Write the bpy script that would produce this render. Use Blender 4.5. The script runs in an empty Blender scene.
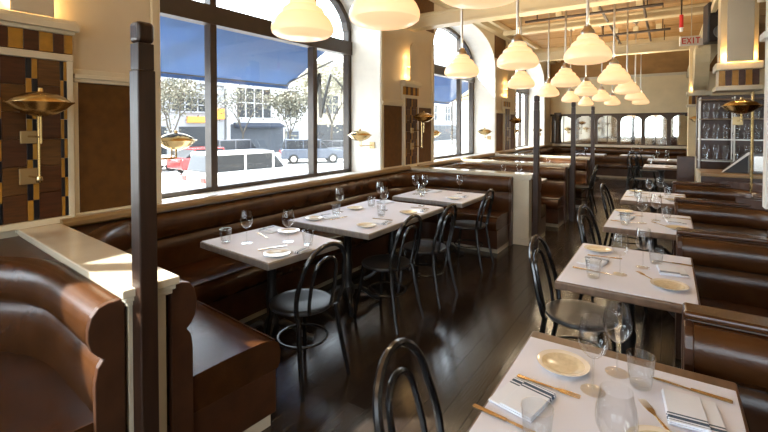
import bpy, bmesh, math, random
from mathutils import Vector, Matrix
random.seed(7)
R = math.radians
PI = math.pi
sc = bpy.context.scene
COL = sc.collection

# ------------------------------------------------------------------ camera
FPX, YAW, PITCH, HOR = 428.0, R(33.57), R(1.2), 126.0
cd = bpy.data.cameras.new('camera')
cd.sensor_fit = 'HORIZONTAL'
cd.sensor_width = 36.0
cd.lens = FPX / 768 * 36
cd.shift_y = (HOR + FPX * math.tan(PITCH) - 216) / 768
cd.clip_start = 0.02
cd.clip_end = 400
cam = bpy.data.objects.new('camera', cd)
cam.location = (0, 0, 1.6)
cam.rotation_euler = (PI / 2 - PITCH, 0, YAW)
COL.objects.link(cam)
sc.camera = cam

# ------------------------------------------------------------------ sky, sun, exposure
w = bpy.data.worlds.new('World')
sc.world = w
w.use_nodes = True
nt = w.node_tree
bg = nt.nodes['Background']
sky = nt.nodes.new('ShaderNodeTexSky')
sky.sky_type = 'HOSEK_WILKIE'
sky.turbidity = 4.0
sky.ground_albedo = 0.5
_sd = Vector((-1, -0.8, 1.15)).normalized()
sky.sun_direction = _sd
mixs = nt.nodes.new('ShaderNodeMix')
mixs.data_type = 'RGBA'
mixs.inputs['Factor'].default_value = 0.72
nt.links.new(sky.outputs[0], mixs.inputs[6])
mixs.inputs[7].default_value = (0.84, 0.92, 1.0, 1)
nt.links.new(mixs.outputs[2], bg.inputs['Color'])
bg.inputs['Strength'].default_value = 12.5

sl = bpy.data.lights.new('sun', 'SUN')
sl.energy = 26.0
sl.angle = R(0.8)
sl.color = (1.0, 0.95, 0.86)
sun = bpy.data.objects.new('sun', sl)
sun.rotation_euler = (-_sd).to_track_quat('-Z', 'Y').to_euler()
sun.location = (-20, -16, 24)
COL.objects.link(sun)

sc.view_settings.view_transform = 'Standard'
sc.view_settings.look = 'None'
sc.view_settings.gamma = 1
sc.view_settings.use_curve_mapping = False
sc.view_settings.exposure = 0.0
sc.cycles.transparent_max_bounces = 24
sc.cycles.max_bounces = 10
sc.cycles.diffuse_bounces = 5
sc.cycles.caustics_reflective = False
sc.cycles.caustics_refractive = False

PEND_EMIT = 0.85
PEND_W = 46.0       # spots added under and over each pendant, standing in for its light
PLAQUE_W = 2.4     # the hidden bulbs behind the arched plaques


# ------------------------------------------------------------------ materials
MATS = {}


def mat(name, col, rough=0.5, metal=0.0, var=0.0, scale=8.0, bump=0.0, bscale=40.0, spec=0.5, coat=0.0,
        stretch=None, col2=None, emit=None, estr=0.0, detail=3.0):
    if name in MATS:
        return MATS[name]
    m = bpy.data.materials.new(name)
    m.use_nodes = True
    n = m.node_tree.nodes
    l = m.node_tree.links
    b = n['Principled BSDF']
    b.inputs['Base Color'].default_value = (*col, 1)
    b.inputs['Roughness'].default_value = rough
    b.inputs['Metallic'].default_value = metal
    b.inputs['Specular IOR Level'].default_value = spec
    b.inputs['Coat Weight'].default_value = coat
    b.inputs['Coat Roughness'].default_value = 0.12
    if emit:
        b.inputs['Emission Color'].default_value = (*emit, 1)
        b.inputs['Emission Strength'].default_value = estr
    tc = n.new('ShaderNodeTexCoord')
    vec = tc.outputs['Object']
    if stretch:
        mp = n.new('ShaderNodeMapping')
        mp.inputs['Scale'].default_value = stretch
        l.new(vec, mp.inputs['Vector'])
        vec = mp.outputs['Vector']
    if var > 0 or col2:
        ns = n.new('ShaderNodeTexNoise')
        ns.inputs['Scale'].default_value = scale
        ns.inputs['Detail'].default_value = detail
        l.new(vec, ns.inputs['Vector'])
        rp = n.new('ShaderNodeValToRGB')
        rp.color_ramp.elements[0].position = 0.3
        rp.color_ramp.elements[1].position = 0.7
        a = col if col2 else tuple(max(0, c * (1 - var)) for c in col)
        c2 = col2 if col2 else tuple(min(1, c * (1 + var)) for c in col)
        rp.color_ramp.elements[0].color = (*a, 1)
        rp.color_ramp.elements[1].color = (*c2, 1)
        l.new(ns.outputs['Fac'], rp.inputs['Fac'])
        l.new(rp.outputs['Color'], b.inputs['Base Color'])
    if bump > 0:
        n2 = n.new('ShaderNodeTexNoise')
        n2.inputs['Scale'].default_value = bscale
        n2.inputs['Detail'].default_value = 4
        l.new(vec, n2.inputs['Vector'])
        bp = n.new('ShaderNodeBump')
        bp.inputs['Strength'].default_value = bump
        bp.inputs['Distance'].default_value = 0.01
        l.new(n2.outputs['Fac'], bp.inputs['Height'])
        l.new(bp.outputs['Normal'], b.inputs['Normal'])
    MATS[name] = m
    return m


def glass(name, tint=(1, 1, 1), refl=0.1, power=1.0):
    """thin clear glass: transparent with a fresnel sheen"""
    m = bpy.data.materials.new(name)
    m.use_nodes = True
    n = m.node_tree.nodes
    l = m.node_tree.links
    n.clear()
    out = n.new('ShaderNodeOutputMaterial')
    mx = n.new('ShaderNodeMixShader')
    tr = n.new('ShaderNodeBsdfTransparent')
    tr.inputs[0].default_value = (*tint, 1)
    gl = n.new('ShaderNodeBsdfGlossy')
    gl.inputs['Roughness'].default_value = 0.03
    lw = n.new('ShaderNodeLayerWeight')
    lw.inputs['Blend'].default_value = 0.25
    mr = n.new('ShaderNodeMapRange')
    mr.inputs['To Min'].default_value = refl * 0.15
    mr.inputs['To Max'].default_value = min(1, refl * 5 * power)
    l.new(lw.outputs['Facing'], mr.inputs['Value'])
    l.new(mr.outputs[0], mx.inputs['Fac'])
    l.new(tr.outputs[0], mx.inputs[1])
    l.new(gl.outputs[0], mx.inputs[2])
    l.new(mx.outputs[0], out.inputs['Surface'])
    MATS[name] = m
    return m


M_CREAM = mat('cream_paint', (0.60, 0.52, 0.38), 0.55, var=0.05, scale=3, bump=0.03, bscale=30)
M_CREAMW = mat('warm_cream_paint', (0.74, 0.61, 0.37), 0.55, var=0.05, scale=3)
M_CREAMT = mat('cream_trim', (0.62, 0.55, 0.40), 0.35, var=0.04, scale=5)
M_LEDGE = mat('ledge_paint', (0.60, 0.54, 0.42), 0.16, var=0.04, scale=6, coat=0.3)
M_REVEAL = mat('white_reveal', (0.86, 0.84, 0.78), 0.45, var=0.03)
M_BROWNP = mat('brown_panel', (0.10, 0.042, 0.007), 0.5, spec=0.25, var=0.18, scale=14, bump=0.04, bscale=60)
M_LEATHER = mat('brown_leather', (0.052, 0.019, 0.0055), 0.27, var=0.30, scale=7, bump=0.10, bscale=90, spec=0.5, detail=6)
M_LEATHD = mat('brown_leather_panel', (0.055, 0.022, 0.010), 0.34, var=0.25, scale=9, bump=0.05, bscale=60)
M_POST = mat('dark_post_wood', (0.030, 0.014, 0.008), 0.33, var=0.3, scale=6, stretch=(6, 6, 0.6), bump=0.05, bscale=20)
M_RAIL = mat('tan_rail_wood', (0.24, 0.15, 0.06), 0.3, var=0.15, scale=5, stretch=(5, 0.5, 5))
M_FRAME = mat('bronze_frame', (0.045, 0.030, 0.020), 0.38, var=0.15, scale=10)
M_SLAB = mat('floor_slab', (0.012, 0.009, 0.007), 0.5)
M_PLANK = [mat('floor_plank_a', (0.022, 0.016, 0.012), 0.15, var=0.35, scale=5, stretch=(8, 0.7, 1), bump=0.06, bscale=14),
           mat('floor_plank_b', (0.028, 0.020, 0.014), 0.18, var=0.35, scale=5, stretch=(8, 0.7, 1), bump=0.06, bscale=14),
           mat('floor_plank_c', (0.018, 0.013, 0.011), 0.13, var=0.35, scale=5, stretch=(8, 0.7, 1), bump=0.06, bscale=14)]
M_CEILB = [mat('ceiling_board_a', (0.36, 0.20, 0.065), 0.6, var=0.18, scale=4, stretch=(0.6, 6, 1)),
           mat('ceiling_board_b', (0.32, 0.175, 0.055), 0.6, var=0.18, scale=4, stretch=(0.6, 6, 1)),
           mat('ceiling_board_c', (0.40, 0.23, 0.08), 0.6, var=0.18, scale=4, stretch=(0.6, 6, 1))]
M_BEAM = mat('beam_paint', (0.56, 0.47, 0.30), 0.35, var=0.06, scale=3)
M_PIPE = mat('dark_pipe', (0.035, 0.02, 0.012), 0.5)
M_TOPWOOD = mat('table_wood', (0.14, 0.085, 0.05), 0.32, var=0.22, scale=6, stretch=(6, 1, 1))
M_IRON = mat('cast_iron', (0.012, 0.012, 0.013), 0.35, spec=0.6)
M_CHAIR = mat('black_bentwood', (0.010, 0.010, 0.011), 0.22, spec=0.6, coat=0.3)
M_SEAT = mat('black_seat', (0.012, 0.013, 0.016), 0.28, var=0.15, scale=12)
M_PAPER = mat('white_cover', (0.70, 0.74, 0.86), 0.75, var=0.03, scale=4, bump=0.03, bscale=14)
M_PLATE = mat('cream_china', (0.74, 0.70, 0.62), 0.14, coat=0.4)
M_GOLDRIM = mat('olive_glaze', (0.60, 0.53, 0.37), 0.2, coat=0.4, var=0.12, scale=60)
M_BRASSC = mat('bronze_cutlery', (0.52, 0.38, 0.21), 0.25, metal=1.0)
M_STEEL = mat('steel_blade', (0.55, 0.53, 0.50), 0.2, metal=1.0)
M_BRASS = mat('brushed_brass', (0.60, 0.44, 0.21), 0.22, metal=1.0, var=0.1, scale=20)
M_BRASSL = mat('pale_brass_plate', (0.45, 0.33, 0.17), 0.35, metal=0.9)
M_NICKEL = mat('brushed_nickel', (0.55, 0.51, 0.45), 0.3, metal=1.0)
M_BLACK = mat('black_plastic', (0.018, 0.014, 0.014), 0.45)
M_TBROWN = [mat('tile_brown_a', (0.075, 0.028, 0.008), 0.38, spec=0.3, var=0.3, scale=25, stretch=(1, 0.4, 3)),
            mat('tile_brown_b', (0.060, 0.020, 0.007), 0.38, spec=0.3, var=0.3, scale=25, stretch=(1, 0.4, 3)),
            mat('tile_brown_c', (0.095, 0.042, 0.010), 0.38, spec=0.3, var=0.3, scale=25, stretch=(1, 0.4, 3))]
M_TGOLD = mat('tile_gold', (0.36, 0.18, 0.022), 0.38, spec=0.3, var=0.15, scale=20)
M_TBLACK = mat('tile_black', (0.006, 0.006, 0.010), 0.38, spec=0.3)
M_MIRROR = mat('mirror_silver', (0.78, 0.77, 0.72), 0.04, metal=1.0, var=0.1, scale=6)
M_DWOOD = mat('mirror_frame_wood', (0.065, 0.035, 0.015), 0.35, var=0.25, scale=10)
M_GLASS = glass('clear_glass', (0.965, 0.975, 0.98), 0.15)
M_PANE = glass('window_glass', (0.97, 0.985, 0.985), 0.05)
M_RED = mat('red_sign', (0.60, 0.02, 0.015), 0.5)
M_WHITE = mat('white_plastic', (0.80, 0.79, 0.76), 0.4)
M_TANWOOD = mat('tan_counter_wood', (0.30, 0.18, 0.07), 0.3, var=0.2, scale=6, stretch=(0.6, 6, 1))
M_GREY = mat('grey_panel', (0.20, 0.21, 0.22), 0.4)


def striped():
    m = mat('striped_linen', (0.72, 0.79, 0.90), 0.8, bump=0.05, bscale=120)
    n = m.node_tree.nodes
    l = m.node_tree.links
    tc = n.new('ShaderNodeTexCoord')
    sx = n.new('ShaderNodeSeparateXYZ')
    l.new(tc.outputs['Object'], sx.inputs[0])
    mr = n.new('ShaderNodeMapRange')
    mr.inputs['From Min'].default_value = -0.085
    mr.inputs['From Max'].default_value = 0.085
    l.new(sx.outputs['X'], mr.inputs['Value'])
    rp = n.new('ShaderNodeValToRGB')
    rp.color_ramp.interpolation = 'CONSTANT'
    e = rp.color_ramp.elements
    W, B = (0.72, 0.79, 0.90, 1), (0.05, 0.09, 0.16, 1)
    e[0].position = 0.0
    e[0].color = W
    e[1].position = 0.74
    e[1].color = B
    for p, c in ((0.78, W), (0.82, B), (0.90, W), (0.94, B), (0.955, W)):
        x = e.new(p)
        x.color = c
    l.new(mr.outputs[0], rp.inputs['Fac'])
    l.new(rp.outputs['Color'], n['Principled BSDF'].inputs['Base Color'])
    return m


M_NAPKIN = striped()


def opal():
    m = mat('opal_glass', (0.75, 0.62, 0.42), 0.25, emit=(1.0, 0.66, 0.33), estr=PEND_EMIT)
    return m


M_OPAL = opal()
M_GLOW = mat('glowing_bowl_rim', (0.8, 0.6, 0.3), 0.3, emit=(1.0, 0.66, 0.3), estr=1.2)


# ------------------------------------------------------------------ mesh building
class MB:
    def __init__(s):
        s.v = []
        s.f = []

    def _add(s, vs, fs):
        o = len(s.v)
        s.v += [tuple(p) for p in vs]
        s.f += [tuple(i + o for i in f) for f in fs]
        return s

    def box(s, x0, x1, y0, y1, z0, z1):
        return s._add([(x0, y0, z0), (x1, y0, z0), (x1, y1, z0), (x0, y1, z0),
                       (x0, y0, z1), (x1, y0, z1), (x1, y1, z1), (x0, y1, z1)],
                      [(3, 2, 1, 0), (4, 5, 6, 7), (0, 1, 5, 4), (1, 2, 6, 5), (2, 3, 7, 6), (3, 0, 4, 7)])

    def hexa(s, p):
        return s._add(p, [(3, 2, 1, 0), (4, 5, 6, 7), (0, 1, 5, 4), (1, 2, 6, 5), (2, 3, 7, 6), (3, 0, 4, 7)])

    def prism(s, poly, a, b, axis='z'):
        n = len(poly)
        ar = sum(poly[i][0] * poly[(i + 1) % n][1] - poly[(i + 1) % n][0] * poly[i][1] for i in range(n))
        if ar < 0:
            poly = poly[::-1]

        def P(u, v, t):
            if axis == 'z':
                return (u, v, t)
            if axis == 'x':
                return (t, u, v)
            return (v, t, u)
        vs = [P(u, v, a) for u, v in poly] + [P(u, v, b) for u, v in poly]
        fs = [tuple(range(n - 1, -1, -1)), tuple(range(n, 2 * n))]
        fs += [(i, (i + 1) % n, n + (i + 1) % n, n + i) for i in range(n)]
        return s._add(vs, fs)

    def lathe(s, prof, c=(0, 0, 0), seg=24, closed=False):
        n = len(prof)
        vs = []
        for k in range(seg):
            a = 2 * PI * k / seg
            for r, z in prof:
                vs.append((c[0] + r * math.cos(a), c[1] + r * math.sin(a), c[2] + z))
        fs = []
        m = n if closed else n - 1
        for k in range(seg):
            k2 = (k + 1) % seg
            for i in range(m):
                j = (i + 1) % n
                fs.append((k * n + i, k2 * n + i, k2 * n + j, k * n + j))
        return s._add(vs, fs)

    def tube(s, pts, r, seg=8, closed=False, caps=True):
        pts = [Vector(p) for p in pts]
        n = len(pts)
        rs = r if isinstance(r, (list, tuple)) else [r] * n
        vs = []
        up = None
        for i, p in enumerate(pts):
            if closed:
                t = (pts[(i + 1) % n] - pts[i - 1]).normalized()
            else:
                t = (pts[min(i + 1, n - 1)] - pts[max(i - 1, 0)]).normalized()
            if up is None:
                up = Vector((0, 0, 1)) if abs(t.z) < 0.9 else Vector((1, 0, 0))
            a = t.cross(up)
            if a.length < 1e-5:
                a = t.cross(Vector((0, 1, 0)))
            a.normalize()
            b = a.cross(t).normalized()
            up = b
            for k in range(seg):
                q = 2 * PI * k / seg
                vs.append(p + (a * math.cos(q) + b * math.sin(q)) * rs[i])
        fs = []
        m = n if closed else n - 1
        for i in range(m):
            j = (i + 1) % n
            for k in range(seg):
                k2 = (k + 1) % seg
                fs.append((i * seg + k, j * seg + k, j * seg + k2, i * seg + k2))
        if caps and not closed:
            fs.append(tuple(range(seg)))
            fs.append(tuple((n - 1) * seg + k for k in range(seg - 1, -1, -1)))
        return s._add(vs, fs)

    def sweep(s, prof, path, side=1, z0=0.0):
        """closed profile of (offset, z) carried along a path of (x, y); the offset goes to the left (side 1) or right (-1)"""
        n = len(prof)
        P = [Vector((p[0], p[1])) for p in path]
        vs = []
        for i, p in enumerate(P):
            a = (P[i] - P[i - 1]).normalized() if i else None
            b = (P[i + 1] - P[i]).normalized() if i < len(P) - 1 else None
            if a is None:
                a = b
            if b is None:
                b = a
            na, nb = Vector((-a.y, a.x)), Vector((-b.y, b.x))
            nn = (na + nb)
            nn = nn / max(nn.length_squared, 1e-6) * 2 * 1.0
            k = nn * side
            for o, z in prof:
                vs.append((p.x + k.x * o, p.y + k.y * o, z + z0))
        fs = []
        for i in range(len(P) - 1):
            for q in range(n):
                q2 = (q + 1) % n
                fs.append((i * n + q, (i + 1) * n + q, (i + 1) * n + q2, i * n + q2))
        fs.append(tuple(range(n - 1, -1, -1)))
        fs.append(tuple((len(P) - 1) * n + q for q in range(n)))
        return s._add(vs, fs)

    def mesh(s, name, m, smooth=False, bevel=0.0, bseg=2, recalc=True):
        me = bpy.data.meshes.new(name)
        bm = bmesh.new()
        vs = [bm.verts.new(p) for p in s.v]
        for f in s.f:
            try:
                bm.faces.new([vs[i] for i in f])
            except ValueError:
                pass
        if recalc:
            bmesh.ops.recalc_face_normals(bm, faces=bm.faces[:])
        if bevel > 0:
            ed = [e for e in bm.edges if len(e.link_faces) == 2 and e.calc_face_angle(0) > 0.6]
            bmesh.ops.bevel(bm, geom=ed, offset=bevel, segments=bseg, profile=0.5, affect='EDGES', clamp_overlap=True)
        bm.to_mesh(me)
        bm.free()
        me.materials.append(m)
        if smooth:
            for p in me.polygons:
                p.use_smooth = True
            try:
                me.set_sharp_from_angle(angle=R(smooth if smooth is not True else 40))
            except Exception:
                pass
        return me

    def build(s, name, m, parent=None, smooth=False, bevel=0.0, bseg=2, loc=None, rotz=0.0):
        o = bpy.data.objects.new(name, s.mesh(name, m, smooth, bevel, bseg))
        COL.objects.link(o)
        if parent:
            o.parent = parent
        if loc:
            o.location = loc
        if rotz:
            o.rotation_euler.z = rotz
        return o


def inst(name, me, parent=None, loc=(0, 0, 0), rot=(0, 0, 0), scale=None):
    o = bpy.data.objects.new(name, me)
    COL.objects.link(o)
    o.location = loc
    o.rotation_euler = rot
    if scale:
        o.scale = scale
    if parent:
        o.parent = parent
    return o


def tag(o, label=None, cat=None, group=None, kind=None):
    if label:
        o['label'] = label
    if cat:
        o['category'] = cat
    if group:
        o['group'] = group
    if kind:
        o['kind'] = kind
    return o


def thing(name, label=None, cat=None, loc=(0, 0, 0), rotz=0.0, group=None, kind=None):
    o = bpy.data.objects.new(name, None)
    o.empty_display_size = 0.1
    COL.objects.link(o)
    o.location = loc
    o.rotation_euler = (0, 0, rotz)
    return tag(o, label, cat, group, kind)


CH = {}


def kids(o):
    return [c for c in bpy.data.objects if c.parent == o]


def dup(root, loc, rotz=0.0, label=None, group=None):
    if root.name not in CH:
        CH[root.name] = [(c, kids(c)) for c in kids(root)]
    r = root.copy()
    COL.objects.link(r)
    r.location = loc
    r.rotation_euler = (0, 0, rotz)
    if label:
        r['label'] = label
    if group:
        r['group'] = group
    for c, gs in CH[root.name]:
        q = c.copy()
        COL.objects.link(q)
        q.parent = r
        for g in gs:
            d = g.copy()
            COL.objects.link(d)
            d.parent = q
    return r


class Proto:
    """first placement moves the prototype itself, later ones copy it"""

    def __init__(s, root):
        s.root = root
        s.used = False

    def put(s, loc, rotz, label, group=None):
        if not s.used:
            s.used = True
            s.root.location = loc
            s.root.rotation_euler = (0, 0, rotz)
            s.root['label'] = label
            if group:
                s.root['group'] = group
            if s.root.name not in CH:
                CH[s.root.name] = [(c, kids(c)) for c in kids(s.root)]
            return s.root
        return dup(s.root, loc, rotz, label, group)


def round_path(pts, r, n=8):
    """round the inner corners of a polyline"""
    out = [Vector(pts[0])]
    for i in range(1, len(pts) - 1):
        p = Vector(pts[i])
        a = (Vector(pts[i - 1]) - p)
        b = (Vector(pts[i + 1]) - p)
        la, lb = a.length, b.length
        a.normalize()
        b.normalize()
        ang = a.angle(b)
        t = min(r / math.tan(ang / 2), la * 0.98, lb * 0.98)
        rr = t * math.tan(ang / 2)
        c = p + (a + b).normalized() * (rr / math.sin(ang / 2))
        s0, s1 = p + a * t - c, p + b * t - c
        a0 = math.atan2(s0.y, s0.x)
        a1 = math.atan2(s1.y, s1.x)
        d = a1 - a0
        while d > PI:
            d -= 2 * PI
        while d < -PI:
            d += 2 * PI
        for k in range(n + 1):
            q = a0 + d * k / n
            out.append(c + Vector((math.cos(q), math.sin(q))) * rr)
    out.append(Vector(pts[-1]))
    return [(p.x, p.y) for p in out]


# ================================================================== THE ROOM
XW = -3.40          # inner face of the window wall
XG = -3.95          # plane of the glazing
XO = -4.05          # outer face
YB = 15.5           # back wall
YN = -4.0           # near end wall, behind the camera
XR = 3.8            # far right wall behind the bar
ZC = 3.85           # ceiling boards
BAYS = [-1.35, 3.44, 8.23, 13.02]
HW = 1.58
ZS, RISE = 3.0, 0.72
ZSILL = 0.92


def arch(t):
    return ZS + RISE * math.sqrt(max(0, 1 - t * t))


# window wall with arched openings
m = MB()
edges = [YN - 0.15] + sum([[c - HW, c + HW] for c in BAYS], []) + [YB + 0.15]
for i in range(0, len(edges), 2):
    m.box(XO, XW, edges[i], edges[i + 1], -1.2, 4.2)
NA = 18
for c in BAYS:
    m.box(XO, XW, c - HW, c + HW, -1.2, ZSILL - 0.04)
    ts = [-math.cos(PI * k / NA) for k in range(NA + 1)]
    for k in range(NA):
        y0, y1 = c + HW * ts[k], c + HW * ts[k + 1]
        z0, z1 = arch(ts[k]), arch(ts[k + 1])
        m.hexa([(XO, y0, z0), (XW, y0, z0), (XW, y1, z1), (XO, y1, z1),
                (XO, y0, 4.2), (XW, y0, 4.2), (XW, y1, 4.2), (XO, y1, 4.2)])
tag(m.build('wall_left', M_CREAM), kind='structure')

# white linings of the window reveals
for i, c in enumerate(BAYS):
    m = MB()
    for sgn in (-1, 1):
        y = c + sgn * HW
        m.box(XG, XW + 0.012, min(y, y - sgn * 0.012), max(y, y - sgn * 0.012), ZSILL, ZS)
    for k in range(NA):
        y0, y1 = c + HW * ts[k], c + HW * ts[k + 1]
        z0, z1 = arch(ts[k]), arch(ts[k + 1])
        m.hexa([(XG, y0, z0 - .012), (XW + .012, y0, z0 - .012), (XW + .012, y1, z1 - .012), (XG, y1, z1 - .012),
                (XG, y0, z0), (XW + .012, y0, z0), (XW + .012, y1, z1), (XG, y1, z1)])
    tag(m.build('trim_%d' % (i + 1), M_REVEAL), 'white lining of arched window recess', None, kind='structure')
    s = MB().box(XG - 0.04, XW + 0.03, c - HW + .013, c + HW - .013, ZSILL - 0.04, ZSILL + 0.005)
    tag(s.build('trim_%d' % (i + 11), M_REVEAL, bevel=0.004), 'white window sill board', None, kind='structure')

# windows: bronze frames and panes
for i, c in enumerate(BAYS):
    root = thing('window_%d' % (i + 1), 'tall arched window with dark bronze frame', None, (XG, c, 0), kind='structure')
    MU = [-HW + 0.013, -0.73, 0.79, HW - 0.013]
    f = MB()
    for q, y in enumerate(MU):
        e = 0.055 if q in (1, 2) else 0.06
        yy = y + (0.03 if q == 0 else -0.03 if q == 3 else 0)
        top = arch(min(1, abs(yy) / HW)) - 0.03 if q in (1, 2) else ZS
        f.box(-0.05, 0.05, yy - e / 2 - .01, yy + e / 2 + .01, ZSILL, top)
    f.box(-0.06, 0.07, -HW + .013, HW - .013, 2.64, 2.83)
    f.box(-0.045, 0.045, -HW + .013, HW - .013, ZSILL, ZSILL + 0.05)
    for k in range(NA):
        y0, y1 = HW * ts[k] * .99, HW * ts[k + 1] * .99
        z0, z1 = arch(ts[k]) - .012, arch(ts[k + 1]) - .012
        yi0, yi1 = y0 * 0.945, y1 * 0.945
        zi0, zi1 = ZS + (z0 - ZS) * 0.9, ZS + (z1 - ZS) * 0.9
        f.hexa([(-.05, yi0, zi0), (.05, yi0, zi0), (.05, yi1, zi1), (-.05, yi1, zi1),
                (-.05, y0, z0), (.05, y0, z0), (.05, y1, z1), (-.05, y1, z1)])
    f.build('window_frame', M_FRAME, root)
    for q in range(3):
        MB().box(-0.004, 0.004, MU[q] + .02, MU[q + 1] - .02, ZSILL + .03, 2.66).build('pane', M_PANE, root)
        a, b = MU[q] + .02, MU[q + 1] - .02
        poly = [(a, 2.82), (b, 2.82)] + [(b + (a - b) * k / 8, arch((b + (a - b) * k / 8) / HW * 0.985) - .02) for k in range(9)]
        MB().prism(poly, -0.004, 0.004, 'x').build('pane', M_PANE, root)

# floor: slab and planks
fl = MB().box(XO, XR, YN - .15, YB + .15, -0.15, -0.012).build('floor', M_SLAB)
tag(fl, kind='structure')
PW, PL = 0.125, 2.45
pm = [MB().box(-PW / 2 + .0006, PW / 2 - .0006, 0.0006, PL - .0006, -0.014, 0).mesh('plank', mm, bevel=0.0006, bseg=1) for mm in M_PLANK]
x = XW + PW / 2 + 0.5
ci = 0
while x < 0.95:
    y = -1.2 - (ci * 0.83) % PL
    while y < YB - 0.4:
        inst('floor_plank', pm[random.randrange(3)], fl, (x, y, 0))
        y += PL
    x += PW
    ci += 1
rest = MB()
rest.box(x - PW / 2, XR, YN, YB, -.013, 0).box(XW, XW + .5, YN, YB, -.013, 0).box(XW + .5, x - PW / 2, YN, -1.2 - PL, -.013, -.001)
tag(rest.build('floor_plank_field', M_PLANK[0], fl), kind='stuff')

# ceiling: slab, boards, wall plate
cl = MB().box(XO, XR, YN - .15, YB + .15, ZC + 0.03, 4.25).build('ceiling', M_CEILB[1])
tag(cl, kind='structure')
bmx = [MB().box(XW + .02, XR, 0.006, 0.294, ZC, ZC + 0.034).mesh('ceiling_board', mm) for mm in M_CEILB]
y = YN
while y < YB - 0.1:
    inst('ceiling_board', bmx[random.randrange(3)], cl, (0, y, random.uniform(0, .006)))
    y += 0.3
for k, (x0, x1, z0, z1) in enumerate(((XW + .02, XW + .16, 3.72, ZC - .001), (XW + .26, XW + .34, 3.76, ZC - .001))):
    tag(MB().box(x0, x1, YN, YB, z0, z1).build('trim_%d' % (21 + k), M_BEAM, bevel=.006), 'cream timber running along the window wall under the ceiling', None, kind='structure')

# other walls
tag(MB().box(XO, XR, YB, YB + .15, -.1, 3.17).build('wall_back', M_CREAMW), kind='structure')
m = MB().box(XW, XR, YB - .02, YB + .14, 3.17, 4.2)
tag(m.build('trim_23', M_CEILB[1]), 'brown timber band above the cream back wall', None, kind='structure')
tag(MB().box(XW, 0.8, YB - .05, YB, 3.12, 3.2).build('trim_24', M_CREAMT, bevel=.008), 'cream moulding along top of back wall', None, kind='structure')
tag(MB().box(XR, XR + .15, YN - .15, YB + .15, -.1, 4.2).build('wall_right', M_CREAM), kind='structure')
m = MB()
NW = [(-3.0, -0.3), (0.3, 3.2)]
m.box(XO, -3.0, YN - .15, YN, -.1, 4.2).box(-.3, .3, YN - .15, YN, -.1, 4.2).box(3.2, XR, YN - .15, YN, -.1, 4.2)
for a, b in NW:
    m.box(a, b, YN - .15, YN, -.1, .8).box(a, b, YN - .15, YN, 3.3, 4.2)
tag(m.build('wall_near', M_CREAM), kind='structure')
for i, (a, b) in enumerate(NW):
    root = thing('window_%d' % (i + 5), 'large shop window in the near end wall', None, ((a + b) / 2, YN - .07, 0), kind='structure')
    h = (b - a) / 2
    f = MB()
    for xx in (-h + .03, -h / 3, h / 3, h - .03):
        f.box(xx - .03, xx + .03, -.04, .04, .8, 3.3)
    f.box(-h, h, -.04, .04, .8, .86).box(-h, h, -.04, .04, 3.24, 3.3).box(-h, h, -.04, .04, 2.5, 2.58)
    f.build('window_frame', M_FRAME, root)
    for q in range(3):
        for z0, z1 in ((.86, 2.5), (2.58, 3.24)):
            MB().box(-h + q * h * 2 / 3, -h + (q + 1) * h * 2 / 3, -.004, .004, z0, z1).build('pane', M_PANE, root)

# upper wall: brown infill panels between the cream strips, above the arches' shoulders
k = 31
for yc in (5.835, 10.625):
    for a, b in ((yc - 0.83, yc - .06), (yc + .06, yc + .83)):
        tag(MB().box(XW, XW + .012, a, b, 3.20, 3.72).build('trim_%d' % k, M_BROWNP), 'brown upper wall panel beside timber strip', None, kind='structure')
        k += 1
    tag(MB().box(XW, XW + .05, yc - .05, yc + .05, 3.16, 3.74).build('trim_%d' % k, M_BEAM, bevel=.006), 'cream vertical timber strip above beam end', None, kind='structure')
    k += 1

# ceiling beams across the room
def beam(name, y, z0, z1, wd, lab, XW=XW):
    b = MB()
    b.box(XW, 0.66, y - wd / 2, y + wd / 2, z0 + .03, z1)
    b.box(XW, 0.66, y - wd / 2 - .03, y + wd / 2 + .03, z0, z0 + .035)
    b.box(XW, 0.66, y - wd / 2 - .018, y + wd / 2 + .018, z1 - .05, z1 - .02)
    tag(b.build(name, M_BEAM, bevel=.005), lab, None, kind='structure')


beam('trim_41', 1.05, 3.1, 3.32, .16, 'cream ceiling beam above the camera end')
beam('trim_42', 5.87, 3.1, 3.32, .16, 'cream ceiling beam over the first white partition')
beam('trim_43', 9.0, 3.5, 3.66, .12, 'slim cream ceiling beam between the two deep ones', -2.6)
beam('trim_44', 10.6, 3.14, 3.36, .16, 'farthest deep cream ceiling beam before the back wall')
for i, (y, hy) in enumerate(((7.0, .04), (9.2, .04), (11.8, .04))):
    tag(MB().box(-3.0, .2, y - hy, y + hy, 3.56, 3.64).build('trim_%d' % (51 + i), M_BEAM), 'thin cream batten under the ceiling boards', None, kind='structure')

# rails and dados on the window wall
for i, (a, b) in enumerate(((1.16, 5.70), (5.98, 7.62), (7.86, 9.55), (9.8, YB))):
    m = MB()
    m.sweep([(0, .925), (.07, .925), (.085, .94), (.085, .965), (.06, .985), (0, .985)], [(XW + .03, b), (XW + .03, a)], 1)
    tag(m.build('trim_%d' % (61 + i), M_RAIL, smooth=30), 'tan wooden rail along top of banquette under window', None, kind='structure')


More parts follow.
